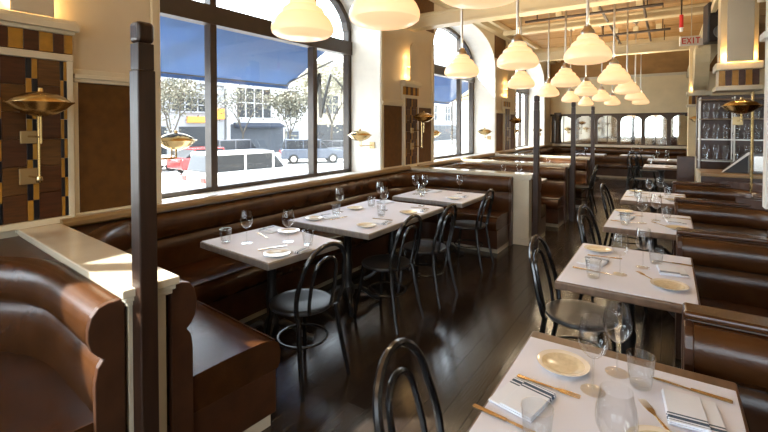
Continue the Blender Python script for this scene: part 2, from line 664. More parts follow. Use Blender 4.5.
# ------------------------------------------------------------------ pilasters with mosaic
def pilaster(idx, yc, full=True):
    root = thing('trim_%d' % (71 + idx), 'wall pilaster of brown, gold and black tiles in cream frame', None, (XW, yc, 0), kind='structure')
    HWD = 0.225
    m = MB()
    m.box(0.0, .03, -HWD, HWD, .98, 2.30)
    m.build('backing', M_CREAMT, root)
    f = MB()
    f.box(.03, .062, HWD - .035, HWD, .98, 2.05).box(.03, .062, -HWD, -HWD + .035, .98, 2.05)
    f.box(.03, .066, -HWD - .004, HWD + .004, 2.03, 2.075)
    f.box(.03, .066, -HWD, HWD, .96, 1.0)
    f.build('frame', M_CREAMT, root, bevel=.004)
    cn = MB()
    cn.box(0, .075, -HWD - .01, HWD + .01, 2.205, 2.23).box(0, .10, -HWD - .03, HWD + .03, 2.23, 2.275).box(0, .085, -HWD - .02, HWD + .02, 2.275, 2.30)
    cn.build('cornice', M_CREAMT, root, bevel=.004)
    # frieze tiles
    y = -HWD
    seq = [(.05, 'g'), (.06, 'b'), (.075, 'g'), (.08, 'b'), (.075, 'g'), (.06, 'b'), (.05, 'g')]
    for wd, cc in seq:
        MB().box(.03, .06, y + .001, y + wd - .001, 2.08, 2.204).build('tile', M_TGOLD if cc == 'g' else M_TBROWN[1], root, bevel=.0015, bseg=1)
        y += wd
    # field: wide brown tiles between paired narrow columns of gold and black
    cols = [(-.19, .038, 'n'), (-.152, .122, 'w'), (-.03, .06, 'n'), (.03, .122, 'w'), (.152, .038, 'n')]
    for y0, wd, kind in cols:
        if kind == 'w':
            z = 1.002
            q = 0
            while z < 2.02:
                h = min(.1712, 2.028 - z)
                MB().box(.03, .055, y0 + .001, y0 + wd - .001, z + .001, z + h - .001).build('tile', M_TBROWN[(q * 2 + int(y0 > 0)) % 3], root, bevel=.0012, bseg=1)
                z += h
                q += 1
        else:
            for s in range(2):
                ww = wd / 2
                z = 1.002
                q = s
                while z < 2.02:
                    h = min(.1284, 2.028 - z)
                    MB().box(.03, .056, y0 + s * ww + .001, y0 + (s + 1) * ww - .001, z + .001, z + h - .001).build('tile', M_TBLACK if q % 2 else M_TGOLD, root, bevel=.001, bseg=1)
                    z += h
                    q += 1
    # arched plaque standing off the wall, with two hidden bulbs behind it
    poly = [(-.11, 2.30), (.11, 2.30), (.11, 2.78)] + [(.11 * math.cos(PI * k / 10), 2.78 + .11 * math.sin(PI * k / 10)) for k in range(1, 10)] + [(-.11, 2.78)]
    MB().prism(poly, .085, .105, 'x').build('plaque', M_CREAM, root, bevel=.003)
    for s in (-1, 1):
        MB().box(0, .09, s * .05 - .01, s * .05 + .01, 2.5, 2.52).build('standoff', M_CREAMT, root)
        for zz in (2.37, 2.52, 2.67):
            ld = bpy.data.lights.new('plaque_bulb', 'POINT')
            ld.energy = PLAQUE_W * (.5 if zz < 2.4 else .3)
            ld.color = (1, .64, .28)
            ld.shadow_soft_size = .02
            lo = bpy.data.objects.new('plaque_bulb', ld)
            COL.objects.link(lo)
            lo.parent = root
            lo.location = (.055, s * .085, zz)
    return root


for i, yc in enumerate((1.025, 5.82, 10.61)):
    pilaster(i, yc)

# brown panels with cream mouldings each side of the pilasters
k = 81
for yc in (1.05, 5.84, 10.63):
    for a, b in ((yc - .78, yc - .24), (yc + .24, yc + .72)):
        pr = thing('trim_%d' % k, 'brown wall panel in cream moulding beside the tiled pilaster', None, (XW, 0, 0), kind='structure')
        MB().box(0, .014, a, b, 1.0, 1.9).build('panel', M_BROWNP, pr)
        f = MB().box(0, .04, a - .03, b + .03, 1.9, 1.925).box(0, .055, a - .03, b + .03, 1.925, 1.955).box(0, .03, a - .03, b + .03, 1.955, 1.99)
        f.box(0, .03, a - .03, a, .985, 1.9).box(0, .03, b, b + .03, .985, 1.9).box(0, .035, a - .03, b + .03, .96, 1.0)
        f.build('moulding', M_CREAMT, pr, bevel=.004)
        k += 1
for i, c in enumerate(BAYS[1:]):
    f = MB()
    for s in (-1, 1):
        y = c + s * (HW + .03)
        f.box(XW, XW + .03, y - .03, y + .03, .98, ZS)
    tag(f.build('trim_%d' % (k + i), M_CREAMT, bevel=.006), 'cream casing strips beside arched window', None, kind='structure')


# ------------------------------------------------------------------ partitions and posts
def partition(idx, x_end, y, rot, lab, x0=XW):
    L = x_end - x0
    root = thing('wall_partition_%d' % idx, lab, None, (x0, y, 0), rot, kind='structure')
    MB().box(0, L - .03, -.075, .075, 0, .89).build('body', M_LEDGE, root, bevel=.004)
    MB().box(0, L - .02, -.085, .085, 0, .1).build('plinth', M_LEDGE, root, bevel=.006)
    c = MB().box(0, L, -.09, .09, .885, .905).box(0, L + .01, -.1, .1, .905, .925)
    c.build('moulding', M_LEDGE, root, bevel=.005)
    MB().box(0, L + .02, -.112, .112, .925, .96).build('ledge', M_LEDGE, root, bevel=.006)
    return root


def post(x, y, lab, h=2.0, wd=.068):
    root = thing('wooden_post', lab, 'post', (x, y, 0), group='dark posts along the aisle')
    r = wd / 2
    MB().box(-r, r, -r, r, 0, h - .19).build('shaft', M_POST, root, bevel=.006)
    MB().box(-r * .9, r * .9, -r * .9, r * .9, h - .19, h - .085).build('neck', M_POST, root, bevel=.004)
    MB().box(-r, r, -r, r, h - .085, h).build('cap', M_POST, root, bevel=.018, bseg=3)


ROT1 = -R(4.8)
partition(1, -1.755, 1.06, ROT1, 'cream partition with glossy ledge in the left foreground')
post(-1.742, .890, 'tall dark wooden post at the near partition in the left foreground', 2.01, .070)
partition(2, -1.50, 5.86, 0, 'cream partition behind the three window tables')
post(-1.44, 5.80, 'dark wooden post at the partition behind the three window tables')
partition(3, -1.38, 7.74, 0, 'cream partition one booth further back')
post(-1.32, 7.72, 'middle of the three dark posts receding along the aisle')
partition(4, -1.34, 9.68, 0, 'cream partition two booths further back')
post(-1.28, 9.64, 'farthest of the dark posts along the aisle')

# ------------------------------------------------------------------ banquettes
BACK = [(0, .42), (.11, .42), (.135, .47), (.15, .55), (.15, .62), (.135, .675), (.105, .702), (.135, .72), (.165, .745), (.182, .785),
        (.182, .83), (.165, .875), (.13, .905), (.08, .915), (0, .915)]
SEAT = [(0, .29), (0, .455), (.3, .468), (.48, .465), (.545, .452), (.585, .425), (.598, .38), (.594, .32), (.58, .29)]
BASE = [(0, .06), (.565, .06), (.565, .29), (0, .29)]
PLIN = [(0, 0), (.53, 0), (.53, .06), (0, .06)]


def banquette(lab, pts, r, side, rows=BACK, seat=SEAT, base=BASE, plin=PLIN, cap=True, group=None, name='banquette'):
    root = thing(name, lab, 'banquette', (pts[0][0], pts[0][1], 0), group=group)
    ox, oy = pts[0]
    loc = [(p[0] - ox, p[1] - oy) for p in pts]
    path = round_path(loc, r, 10) if r else loc
    # dense straight runs for soft shading
    MB().sweep(rows, path, side).build('back_cushion', M_LEATHER, root, smooth=50)
    MB().sweep(seat, path, side).build('seat_cushion', M_LEATHER, root, smooth=50)
    MB().sweep(base, path, side).build('base', M_LEATHD, root)
    MB().sweep(plin, path, side).build('plinth', M_LEDGE, root)
    # piping along the front edge of the seat
    so = seat[4][0] + .012
    P = MB().sweep([(so - .005, .444), (so + .005, .444), (so + .005, .454), (so - .005, .454)], path, side)
    P.build('piping', M_LEATHER, root, smooth=True)
    hull = [(0, .0), (rows[3][0] + .005, .0)] + [(o + .006, z) for o, z in rows[3:-1]] + [(0, rows[-1][1] + .002)]
    a, b = Vector(path[-2]), Vector(path[-1])
    d = (b - a).normalized() * .03
    MB().sweep(hull, [path[-1], tuple(b + d)], side).build('end_panel', M_LEATHD, root, bevel=.004)
    a, b = Vector(path[1]), Vector(path[0])
    d = (b - a).normalized() * .03
    MB().sweep(hull, [tuple(b + d), path[0]], side).build('end_panel', M_LEATHD, root, bevel=.004)
    if cap and r:
        for i in range(1, len(loc) - 1):
            c = loc[i]
            seg = path[1 + (i - 1) * 11: 1 + i * 11]
            MB().prism([c] + [tuple(q) for q in seg], .28, .912).build('corner_filler', M_LEATHD, root)
    return root


pc = lambda x: 1.06 + math.tan(ROT1) * (x - XW)
banquette('brown leather banquette curving round the three window tables',
          [(-1.80, pc(-1.80) + .09), (XW + .02, pc(XW) + .10), (XW + .02, 5.76), (-1.76, 5.76)], .72, -1,
          rows=[(o * .60, z) for o, z in BACK])
banquette('brown leather banquette in the bottom left corner, nearest the camera',
          [(XW + .02, -3.4), (XW + .02, pc(XW) - .09), (-1.82, pc(-1.82) - .09)], .95, -1,
          rows=[(o * .66, z) for o, z in BACK])
banquette('brown leather booth seat behind the first far partition', [(-1.48, 5.96), (XW + .02, 5.96), (XW + .02, 7.64), (-1.42, 7.64)], .62, -1)
banquette('brown leather booth seat between the two farthest partitions', [(-1.40, 7.84), (XW + .02, 7.84), (XW + .02, 9.58), (-1.38, 9.58)], .62, -1)
banquette('brown leather banquette running along the far window and back wall', [(-1.38, 9.78), (XW + .02, 9.78), (XW + .02, YB - .02), (.45, YB - .02)], .62, -1)

# right-hand nooks between leather dividers
RB = [(0, .40), (.07, .40), (.085, .46), (.095, .56), (.09, .63), (.068, .655), (.09, .675), (.105, .71), (.105, .77), (.09, .815), (.06, .835), (0, .835)]
RS = [(0, .29), (0, .452), (.25, .464), (.33, .458), (.37, .44), (.385, .4), (.382, .33), (.37, .29)]
RBA = [(0, .10), (.35, .10), (.35, .29), (0, .29)]
RPL = [(0, 0), (.32, 0), (.32, .10), (0, .10)]
DIV = [0.53, 2.10, 3.68, 5.26, 6.82]
ORD = ['nearest', 'second', 'third', 'fourth']
for i in range(4):
    a, b = DIV[i] + .045, DIV[i + 1] - .045
    xe = .95
    banquette('brown leather nook seat beside the %s right-hand table' % ('frontmost' if i == 0 else ORD[i]),
              [(.09, b), (xe, b), (xe, a), (.09, a)], .40, -1, RB, RS, RBA, RPL, True, 'right-hand nooks', 'nook_seat')
for i, y in enumerate(DIV[1:]):
    dv = thing('booth_divider', 'low brown leather divider %s' % ['right of the frontmost table', 'between second and third right-hand tables',
               'between third and fourth right-hand tables', 'behind the fourth right-hand table'][i], 'divider', (.07, y, 0), group='leather booth dividers')
    MB().box(0, .93, -.043, .043, 0, .84).build('panel', M_LEATHD, dv, bevel=.006)
    MB().box(-.012, .94, -.06, .06, .842, .872).build('cap', M_LEATHER, dv, bevel=.012, bseg=3)
tag(MB().box(.955, 1.03, .5, 7.0, 0, .87).build('wall_booth_back', M_LEATHD, bevel=.01), 'low wall behind the right-hand nooks', None, kind='structure')


# ------------------------------------------------------------------ tables
def table(name, lab, x0, x1, y0, y1, group=None, bases=1, rot=0.0, mt=None, cover=None, bare=0.0):
    cx, cy = (x0 + x1) / 2, (y0 + y1) / 2
    MG = .010
    hx, hy = (x1 - x0) / 2 + MG, (y1 - y0) / 2 + MG
    root = thing(name, lab, 'table', (cx, cy, 0), rot, group)
    MB().box(-hx, hx, -hy, hy + bare, .705, .75).build('tabletop', mt or M_TOPWOOD, root, bevel=.008, bseg=3)
    MB().box(-hx * .6, hx * .6, -hy * .6, hy * .6, .68, .705).build('top_support', M_IRON, root)
    for b in range(bases):
        by = 0 if bases == 1 else (-hy * .55 if b == 0 else hy * .55)
        MB().lathe([(0, .68), (.09, .68), (.06, .64), (.035, .6), (.032, .4), (.045, .36), (.04, .3), (.035, .2), (.055, .16), (.06, .1), (.04, .06), (0, .06)], (0, by, 0), 16).build('pedestal', M_IRON, root, smooth=50)
        for q in range(4):
            a = PI / 4 + q * PI / 2
            c, s = math.cos(a), math.sin(a)
            p = [(c * t, by + s * t, z) for t, z in ((.02, .14), (.09, .15), (.16, .11), (.22, .055), (.27, .03), (.3, .022))]
            MB().tube(p, [.024, .024, .022, .02, .02, .022], 8).build('foot', M_IRON, root, smooth=True)
    o = MB().box(-hx + MG, hx - MG, -hy + MG, hy - MG, 0, .004).build('table_cover', M_PAPER, bevel=.001, bseg=1)
    o.location = (cx, cy, .7505)
    o.rotation_euler.z = rot
    tag(o, cover or ('flat white cover on ' + lab), 'table cover', 'white table covers')
    return root


ZT = .755
# prototypes of the tableware -------------------------------------------------
def make_wine():
    t = thing('wine_glass', 'x', 'wine glass')
    MB().lathe([(.004, .108), (.018, .113), (.034, .13), (.043, .15), (.0455, .168), (.043, .192), (.037, .22), (.0345, .236)], seg=20).build('bowl', M_GLASS, t, smooth=80)
    MB().lathe([(.0045, .006), (.0035, .03), (.0032, .07), (.004, .1), (.005, .109)], seg=8).build('stem', M_GLASS, t, smooth=80)
    MB().lathe([(0, .001), (.037, .001), (.037, .0025), (.02, .004), (.0045, .008), (0, .009)], seg=20).build('foot', M_GLASS, t, smooth=50)
    return t


def make_tumbler():
    t = thing('water_tumbler', 'x', 'tumbler')
    MB().lathe([(.033, .012), (.037, .05), (.0425, .102), (.0405, .102), (.0352, .05), (.0312, .014)], seg=20).build('wall', M_GLASS, t, smooth=50)
    MB().lathe([(0, .001), (.03, .001), (.031, .004), (.031, .012), (.028, .014), (0, .012)], seg=20).build('base', M_GLASS, t, smooth=50)
    return t


def make_plate():
    t = thing('bread_plate', 'x', 'plate')
    MB().lathe([(0, .004), (.045, .003), (.05, .001), (.056, .004), (.085, .014), (.0865, .0165), (.083, .0165), (.056, .008), (.048, .0062), (0, .0062)], seg=32).build('dish', M_PLATE, t, smooth=60)
    MB().lathe([(0, .0068), (.047, .0068), (.056, .0088), (.070, .0128), (.070, .0118), (.056, .008), (.047, .0063), (0, .0063)], seg=32).build('glazed_well', M_GOLDRIM, t, smooth=60)
    return t


def outline(o, z0, z1, m, name, t, bev=.0008):
    return MB().prism(o, z0, z1).build(name, m, t, bevel=bev, bseg=1)


def make_fork():
    t = thing('fork', 'x', 'fork')
    outline([(-.1, -.006), (-.095, -.0085), (-.06, -.006), (.02, -.003), (.02, .003), (-.06, .006), (-.095, .0085), (-.1, .006)], .001, .0038, M_BRASSC, 'handle', t)
    outline([(.019, -.003), (.045, -.011), (.058, -.011), (.058, .011), (.045, .011), (.019, .003)], .0015, .0035, M_BRASSC, 'neck', t)
    for q in range(4):
        y = -.0095 + q * .0063
        outline([(.057, y - .0017), (.098, y - .0008), (.098, y + .0008), (.057, y + .0017)], .0015, .0034, M_BRASSC, 'tine', t, .0003)
    return t


def make_knife():
    t = thing('table_knife', 'x', 'knife')
    outline([(-.105, -.006), (-.1, -.008), (0, -.0055), (0, .0055), (-.1, .008), (-.105, .006)], .001, .006, M_BRASSC, 'handle', t)
    outline([(0, -.004), (.07, -.009), (.1, -.006), (.112, .004), (.1, .006), (0, .006)], .002, .0035, M_STEEL, 'blade', t)
    return t


def make_napkin():
    t = thing('napkin', 'x', 'napkin')
    MB().box(-.085, .085, -.07, .07, .001, .008).build('fold', M_NAPKIN, t, bevel=.0034, bseg=3)
    MB().box(-.083, .084, -.068, .03, .0083, .014).build('fold', M_NAPKIN, t, bevel=.0026, bseg=3)
    return t


P_WINE, P_TUMB, P_PLATE = Proto(make_wine()), Proto(make_tumbler()), Proto(make_plate())
P_FORK, P_KNIFE, P_NAP = Proto(make_fork()), Proto(make_knife()), Proto(make_napkin())
PR = {'wine': (P_WINE, 'clear stemmed wine glass'), 'tumb': (P_TUMB, 'short clear water tumbler'), 'plate': (P_PLATE, 'small cream bread plate'),
      'fork': (P_FORK, 'bronze fork'), 'knife': (P_KNIFE, 'bronze-handled knife'), 'nap': (P_NAP, 'folded white blue-striped napkin')}


def lay(items, tname, ox=0, oy=0, jit=0.0):
    """items: (kind, x, y, rot deg, which)"""
    for kind, x, y, a, which in items:
        p, d = PR[kind]
        jx, jy, ja = (random.uniform(-1, 1) * jit for _ in range(3))
        nm = tname if tname.startswith('the ') else 'the ' + tname
        wh = 'at the ' + which if which.split()[0] in ('near', 'far') else which
        wh = wh if wh.endswith((' of', ' on')) else wh + ' on'
        p.put((ox + x + jx, oy + y + jy, ZT + .0005), R(a) + ja * 4, '%s %s %s' % (d, wh, nm), kind + ' on the dining tables')


RT = [(.885, 1.745), (2.47, 3.36), (4.03, 4.90), (5.60, 6.46)]
RNAME = ['frontmost right-hand table', 'second right-hand table', 'third right-hand table', 'fourth right-hand table']
XL, XRR = -.50, .13
for i, (a, b) in enumerate(RT):
    table('dining_table', ['white-covered wooden table at bottom right, nearest the camera', 'second white-covered table of the right-hand row',
          'third white-covered table of the right-hand row', 'fourth white-covered table of the right-hand row'][i],
          XL + (.05 if i == 0 else .0 if i == 1 else .06), XRR + (.06 if i == 0 else 0 if i == 1 else .05), a, b, 'right-hand row of tables',
          cover='flat white cover on the %s' % RNAME[i], bare=.06 if i == 0 else .02)
# front table, placed from the photograph
lay([('plate', -.298, 1.585, 20, 'at the aisle side, far corner'),
     ('nap', -.365, 1.325, 78, 'at the aisle side'),
     ('fork', -.315, 1.435, -3, 'beyond the aisle-side napkin'),
     ('knife', -.375, 1.200, -5, 'in front of the aisle-side napkin'),
     ('wine', -.19, 1.49, 0, 'nearer the aisle, middle of'),
     ('wine', -.136, 1.645, 0, 'at the far edge of'),
     ('tumb', -.065, 1.605, 0, 'at the booth side of'),
     ('nap', .07, 1.53, -84, 'at the booth side'),
     ('knife', .07, 1.668, 175, 'along the far edge, booth side'),
     ('fork', -.01, 1.44, 120, 'left of the booth-side napkin'),
     ('plate', .0, 1.30, 0, 'at the booth side, near edge'),
     ('tumb', -.28, 1.155, 0, 'at the aisle side of'),
     ('wine', -.092, 1.11, 0, 'at the near edge of')], RNAME[0])
SET = [('plate', -.386, .734, 10, 'at the aisle side, far corner'),
       ('nap', -.377, .44, 80, 'at the aisle side'),
       ('fork', -.33, .60, 8, 'beyond the aisle-side napkin'),
       ('knife', -.36, .26, -4, 'in front of the aisle-side napkin'),
       ('tumb', -.338, .15, 0, 'at the aisle side of'),
       ('wine', -.218, .285, 0, 'nearer the aisle on'),
       ('wine', -.115, .495, 0, 'nearer the booth on'),
       ('tumb', -.052, .63, 0, 'at the booth side of'),
       ('nap', .03, .50, -82, 'at the booth side'),
       ('knife', .03, .69, 178, 'beyond the booth-side napkin'),
       ('fork', -.085, .32, 125, 'left of the booth-side plate'),
       ('plate', .015, .21, 0, 'at the booth side, near corner')]
lay(SET, RNAME[1], 0, 2.47)
lay(SET, RNAME[2], .045, 4.03, .012)
lay(SET, RNAME[3], .045, 5.60, .012)

# left row by the window
M_LT = mat('table_wood_window_lit', (0.20, 0.18, 0.165), 0.32, var=0.2, scale=6, stretch=(6, 1, 1))  # same wood as the other tables, window light on it put into the grey
TL = [(-2.82, -2.02, 1.83, 2.47), (-2.83, -1.95, 2.72, 4.05), (-2.76, -1.87, 4.36, 5.12)]
LN = ['the near window table', 'the long window table', 'the far window table']
table('dining_table', 'small white-covered table in the curve of the near window banquette', *TL[0], group='window tables', mt=M_LT, rot=-R(5), cover='flat white cover on the near window table')
table('dining_table', 'long white-covered table in the middle of the window banquette', *TL[1], group='window tables', mt=M_LT, bases=2, cover='flat white cover on the long window table')
table('dining_table', 'small white-covered table at the far end of the window banquette', *TL[2], group='window tables', mt=M_LT, cover='flat white cover on the far window table')
lay([('tumb', -2.653, 1.93, 0, 'at the window side of'), ('wine', -2.522, 2.01, 0, 'at the window side of'),
     ('nap', -2.66, 2.36, 170, 'at the window side'), ('fork', -2.60, 2.22, 160, 'at the window side'), ('plate', -2.50, 2.40, 0, 'at the window side, far edge'),
     ('wine', -2.298, 2.20, 0, 'at the chair side of'), ('tumb', -2.12, 2.22, 0, 'at the chair side of'),
     ('plate', -2.12, 1.93, 0, 'at the chair side, near corner'), ('nap', -2.10, 2.08, 10, 'at the chair side'), ('knife', -2.27, 2.03, 70, 'left of the chair-side napkin')], LN[0])
lay([('wine', -2.68, 3.25, 0, 'near window seat of'), ('tumb', -2.60, 3.10, 0, 'near window seat of'), ('plate', -2.66, 2.86, 0, 'near window seat of'), ('nap', -2.62, 3.0, 160, 'near window seat of'),
     ('fork', -2.5, 3.02, 80, 'near window seat of'),
     ('wine', -2.61, 3.853, 0, 'far window seat of'), ('tumb', -2.575, 3.64, 0, 'far window seat of'), ('plate', -2.64, 3.45, 0, 'far window seat of'), ('nap', -2.6, 3.95, 160, 'far window seat of'),
     ('wine', -2.36, 3.56, 0, 'in the middle of'),
     ('plate', -2.10, 2.90, 0, 'near chair side of'), ('nap', -2.08, 3.08, 10, 'near chair side of'), ('fork', -2.14, 3.2, 8, 'near chair side of'), ('tumb', -2.22, 3.30, 0, 'near chair side of'),
     ('plate', -2.08, 3.56, 0, 'far chair side of'), ('nap', -2.07, 3.74, 10, 'far chair side of'), ('fork', -2.12, 3.86, 8, 'far chair side of'), ('wine', -2.16, 3.97, 0, 'far corner, chair side of')], LN[1])
lay([('wine', -2.60, 4.62, 0, 'nearer the camera, window side of'), ('wine', -2.52, 4.72, 0, 'in the middle of'), ('wine', -2.16, 4.96, 0, 'at the far edge of'),
     ('tumb', -2.45, 4.52, 0, 'at the near edge of'), ('plate', -2.05, 4.56, 0, 'at the chair side of'), ('nap', -2.06, 4.76, 10, 'at the chair side of'), ('plate', -2.66, 4.90, 0, 'at the window side of'), ('nap', -2.5, 4.92, 170, 'at the window side of')], LN[2])

# far booth tables and back tables
FT = [(-2.55, -1.62, 6.42, 7.18, 'white-covered table in the booth behind the first far partition', 'the first far booth table'),
      (-2.55, -1.58, 8.30, 9.10, 'white-covered table in the booth between the farthest partitions', 'the second far booth table'),
      (-.42, .2, 10.35, 11.1, 'white-covered table beyond the tall dark panel, nearer of two', 'the nearer back table'),
      (-.42, .2, 12.4, 13.2, 'white-covered table beyond the tall dark panel, farther of two', 'the farther back table'),
      (-2.35, -1.55, 13.75, 14.55, 'white-covered table at the left below the wall mirror', 'the left mirror table'),
      (-1.15, -.35, 13.95, 14.65, 'white-covered table at the right below the wall mirror', 'the right mirror table')]
for x0, x1, y0, y1, lab, nm in FT:
    table('dining_table', lab, x0, x1, y0, y1, 'tables at the back of the room', cover='flat white cover on ' + nm)
    cx, cy = (x0 + x1) / 2, (y0 + y1) / 2
    lay([('wine', cx - .1, cy - .05, 0, 'left of the middle of'), ('wine', cx + .1, cy + .12, 0, 'right of the middle of'),
         ('nap', cx - .2, cy - .2, 90, 'at the left of'), ('nap', cx + .2, cy - .1, -90, 'at the right of'),
         ('tumb', cx - .2, cy + .1, 0, 'at the left of'), ('plate', cx + .15, cy - .25, 0, 'near edge of')], nm)


# ------------------------------------------------------------------ bentwood chairs
def make_chair():
    t = thing('bentwood_chair', 'x', 'chair')
    MB().lathe([(0, .444), (.17, .442), (.198, .446), (.205, .458), (.2, .47), (.185, .473), (.16, .469), (0, .462)], seg=32).build('seat', M_SEAT, t, smooth=50)
    # outer hoop
    def hoop(hw, zt, x0, x1, rnd, n=14):
        p = []
        zb = .455
        zl = zt - rnd
        for k in range(6):
            z = zb + (zl - zb) * k / 5
            p.append((-hw * (1 + .12 * math.sin(PI * k / 5)), z))
        ww = hw
        for k in range(1, n):
            a = PI - PI * k / n
            p.append((ww * math.cos(a), zl + rnd * math.sin(a)))
        for k in range(6):
            z = zl + (zb - zl) * k / 5
            p.append((hw * (1 + .12 * math.sin(PI * k / 5)), z))
        return [(x0 + (x1 - x0) * ((z - zb) / (zt - zb)) ** 1.2, y, z) for y, z in p]
    MB().tube(hoop(.165, .885, -.17, -.275, .165), .0145, 8).build('back_hoop', M_CHAIR, t, smooth=True)
    MB().tube(hoop(.085, .80, -.185, -.262, .085), .0115, 8).build('inner_hoop', M_CHAIR, t, smooth=True)
    for s in (-1, 1):
        MB().tube([(-.165, s * .15, .45), (-.185, s * .16, .3), (-.22, s * .175, .12), (-.25, s * .185, 0)], [.016, .016, .014, .012], 8).build('leg', M_CHAIR, t, smooth=True)
        MB().tube([(.13, s * .13, .45), (.155, s * .145, .3), (.18, s * .165, .12), (.195, s * .175, 0)], [.018, .016, .014, .012], 8).build('leg', M_CHAIR, t, smooth=True)
    MB().tube([(.158 * math.cos(2 * PI * k / 24) - .01, .158 * math.sin(2 * PI * k / 24), .24) for k in range(24)], .009, 6, closed=True).build('ring_stretcher', M_CHAIR, t, smooth=True)
    return t


PC = Proto(make_chair())
for x, y, a, lab in ((-.46, 1.18, 4, 'black bentwood chair nearest the camera, at the frontmost right-hand table'),
                     (-.43, 2.80, -4, 'black bentwood chair at the second right-hand table'),
                     (-.36, 4.10, -12, 'black bentwood chair at the third right-hand table'),
                     (-.39, 5.84, -6, 'black bentwood chair at the fourth right-hand table'),
                     (-1.97, 2.0, 172, 'black bentwood chair at the near window table'),
                     (-1.95, 2.97, 176, 'black bentwood chair nearer the camera at the long window table'),
                     (-1.90, 3.56, 180, 'black bentwood chair farther away at the long window table'),
                     (-1.92, 4.64, 180, 'black bentwood chair at the far window table'),
                     (-.42, 10.7, 0, 'black bentwood chair at the nearer back table'),
                     (-.42, 12.8, 0, 'black bentwood chair at the farther back table'),
                     (-2.1, 13.62, 90, 'black bentwood chair before the left mirror table'),
                     (-.75, 13.80, 90, 'black bentwood chair before the right mirror table'),
                     (-1.35, 8.70, 180, 'black bentwood chair at the second far booth table')):
    PC.put((x, y, 0), R(a), lab, 'black bentwood chairs')


# ------------------------------------------------------------------ pendants
def make_pendant():
    t = thing('pendant_lamp', 'x', 'pendant lamp')
    prof = [(.05, .262), (.062, .255), (.08, .242), (.088, .226), (.09, .208), (.108, .2), (.128, .184), (.137, .166), (.139, .15), (.156, .142), (.177, .115), (.192, .082),
            (.196, .056), (.19, .034), (.162, .015), (.134, .009), (.12, .003), (.06, 0), (0, 0)]
    MB().lathe(prof, (0, 0, 0), 28).build('shade', M_OPAL, t, smooth=32)
    MB().lathe([(0, .33), (.03, .33), (.034, .31), (.05, .295), (.058, .275), (.058, .25), (0, .25)], (0, 0, 0), 20).build('fitter', M_NICKEL, t, smooth=40)
    MB().tube([(0, 0, .32), (0, 0, ZC - 2.15 - .02)], .0125, 10).build('rod', M_NICKEL, t, smooth=True)
    MB().lathe([(0, ZC - 2.15 - .05), (.04, ZC - 2.15 - .045), (.065, ZC - 2.15 - .02), (.065, ZC - 2.15), (0, ZC - 2.15)], (0, 0, 0), 20).build('canopy', M_NICKEL, t, smooth=40)
    return t


PP = Proto(make_pendant())
COLN = [(-1.90, 'window-side'), (-1.25, 'middle'), (-.60, 'booth-side')]
ROWY = [-2.3, -.15, 1.98, 4.15, 6.35, 8.5, 10.7, 12.9]
OFFS = {(2, 'window-side'): (-.03, 0), (2, 'middle'): (-.06, 0), (2, 'booth-side'): (-.10, -.14), (3, 'window-side'): (-.06, .40), (3, 'middle'): (.03, .02), (4, 'window-side'): (.08, .05), (4, 'middle'): (.04, .08)}
ROWN = ['behind the camera, back row', 'behind the camera, next row', 'in the nearest row', 'in the second row', 'in the third row', 'in the fourth row', 'in the fifth row', 'in the last row']
for j, y in enumerate(ROWY):
    for x, cn in COLN:
        ox, oy = OFFS.get((j, cn), (0, 0))
        p = PP.put((x + ox, y + oy, 2.15), 0, 'tiered opal glass pendant on rod, %s column, %s' % (cn, ROWN[j]), 'opal glass pendants')
        for zz, fr, up in ((-.02, .13 if j < 4 else .36, 0), (.34, .87, 1)):  # added spots outside the shade brighten the room below and the ceiling
            ld = bpy.data.lights.new('pendant_added_spot', 'SPOT')
            ld.energy = PEND_W * fr
            ld.color = (1.0, .80, .54)
            ld.shadow_soft_size = .03
            ld.spot_size = R(160)
            ld.spot_blend = .4
            lo = bpy.data.objects.new('pendant_added_spot', ld)
            COL.objects.link(lo)
            lo.parent = p
            lo.location = (.05 if up else 0, 0, zz)
            lo.rotation_euler = (PI if up else 0, 0, 0)


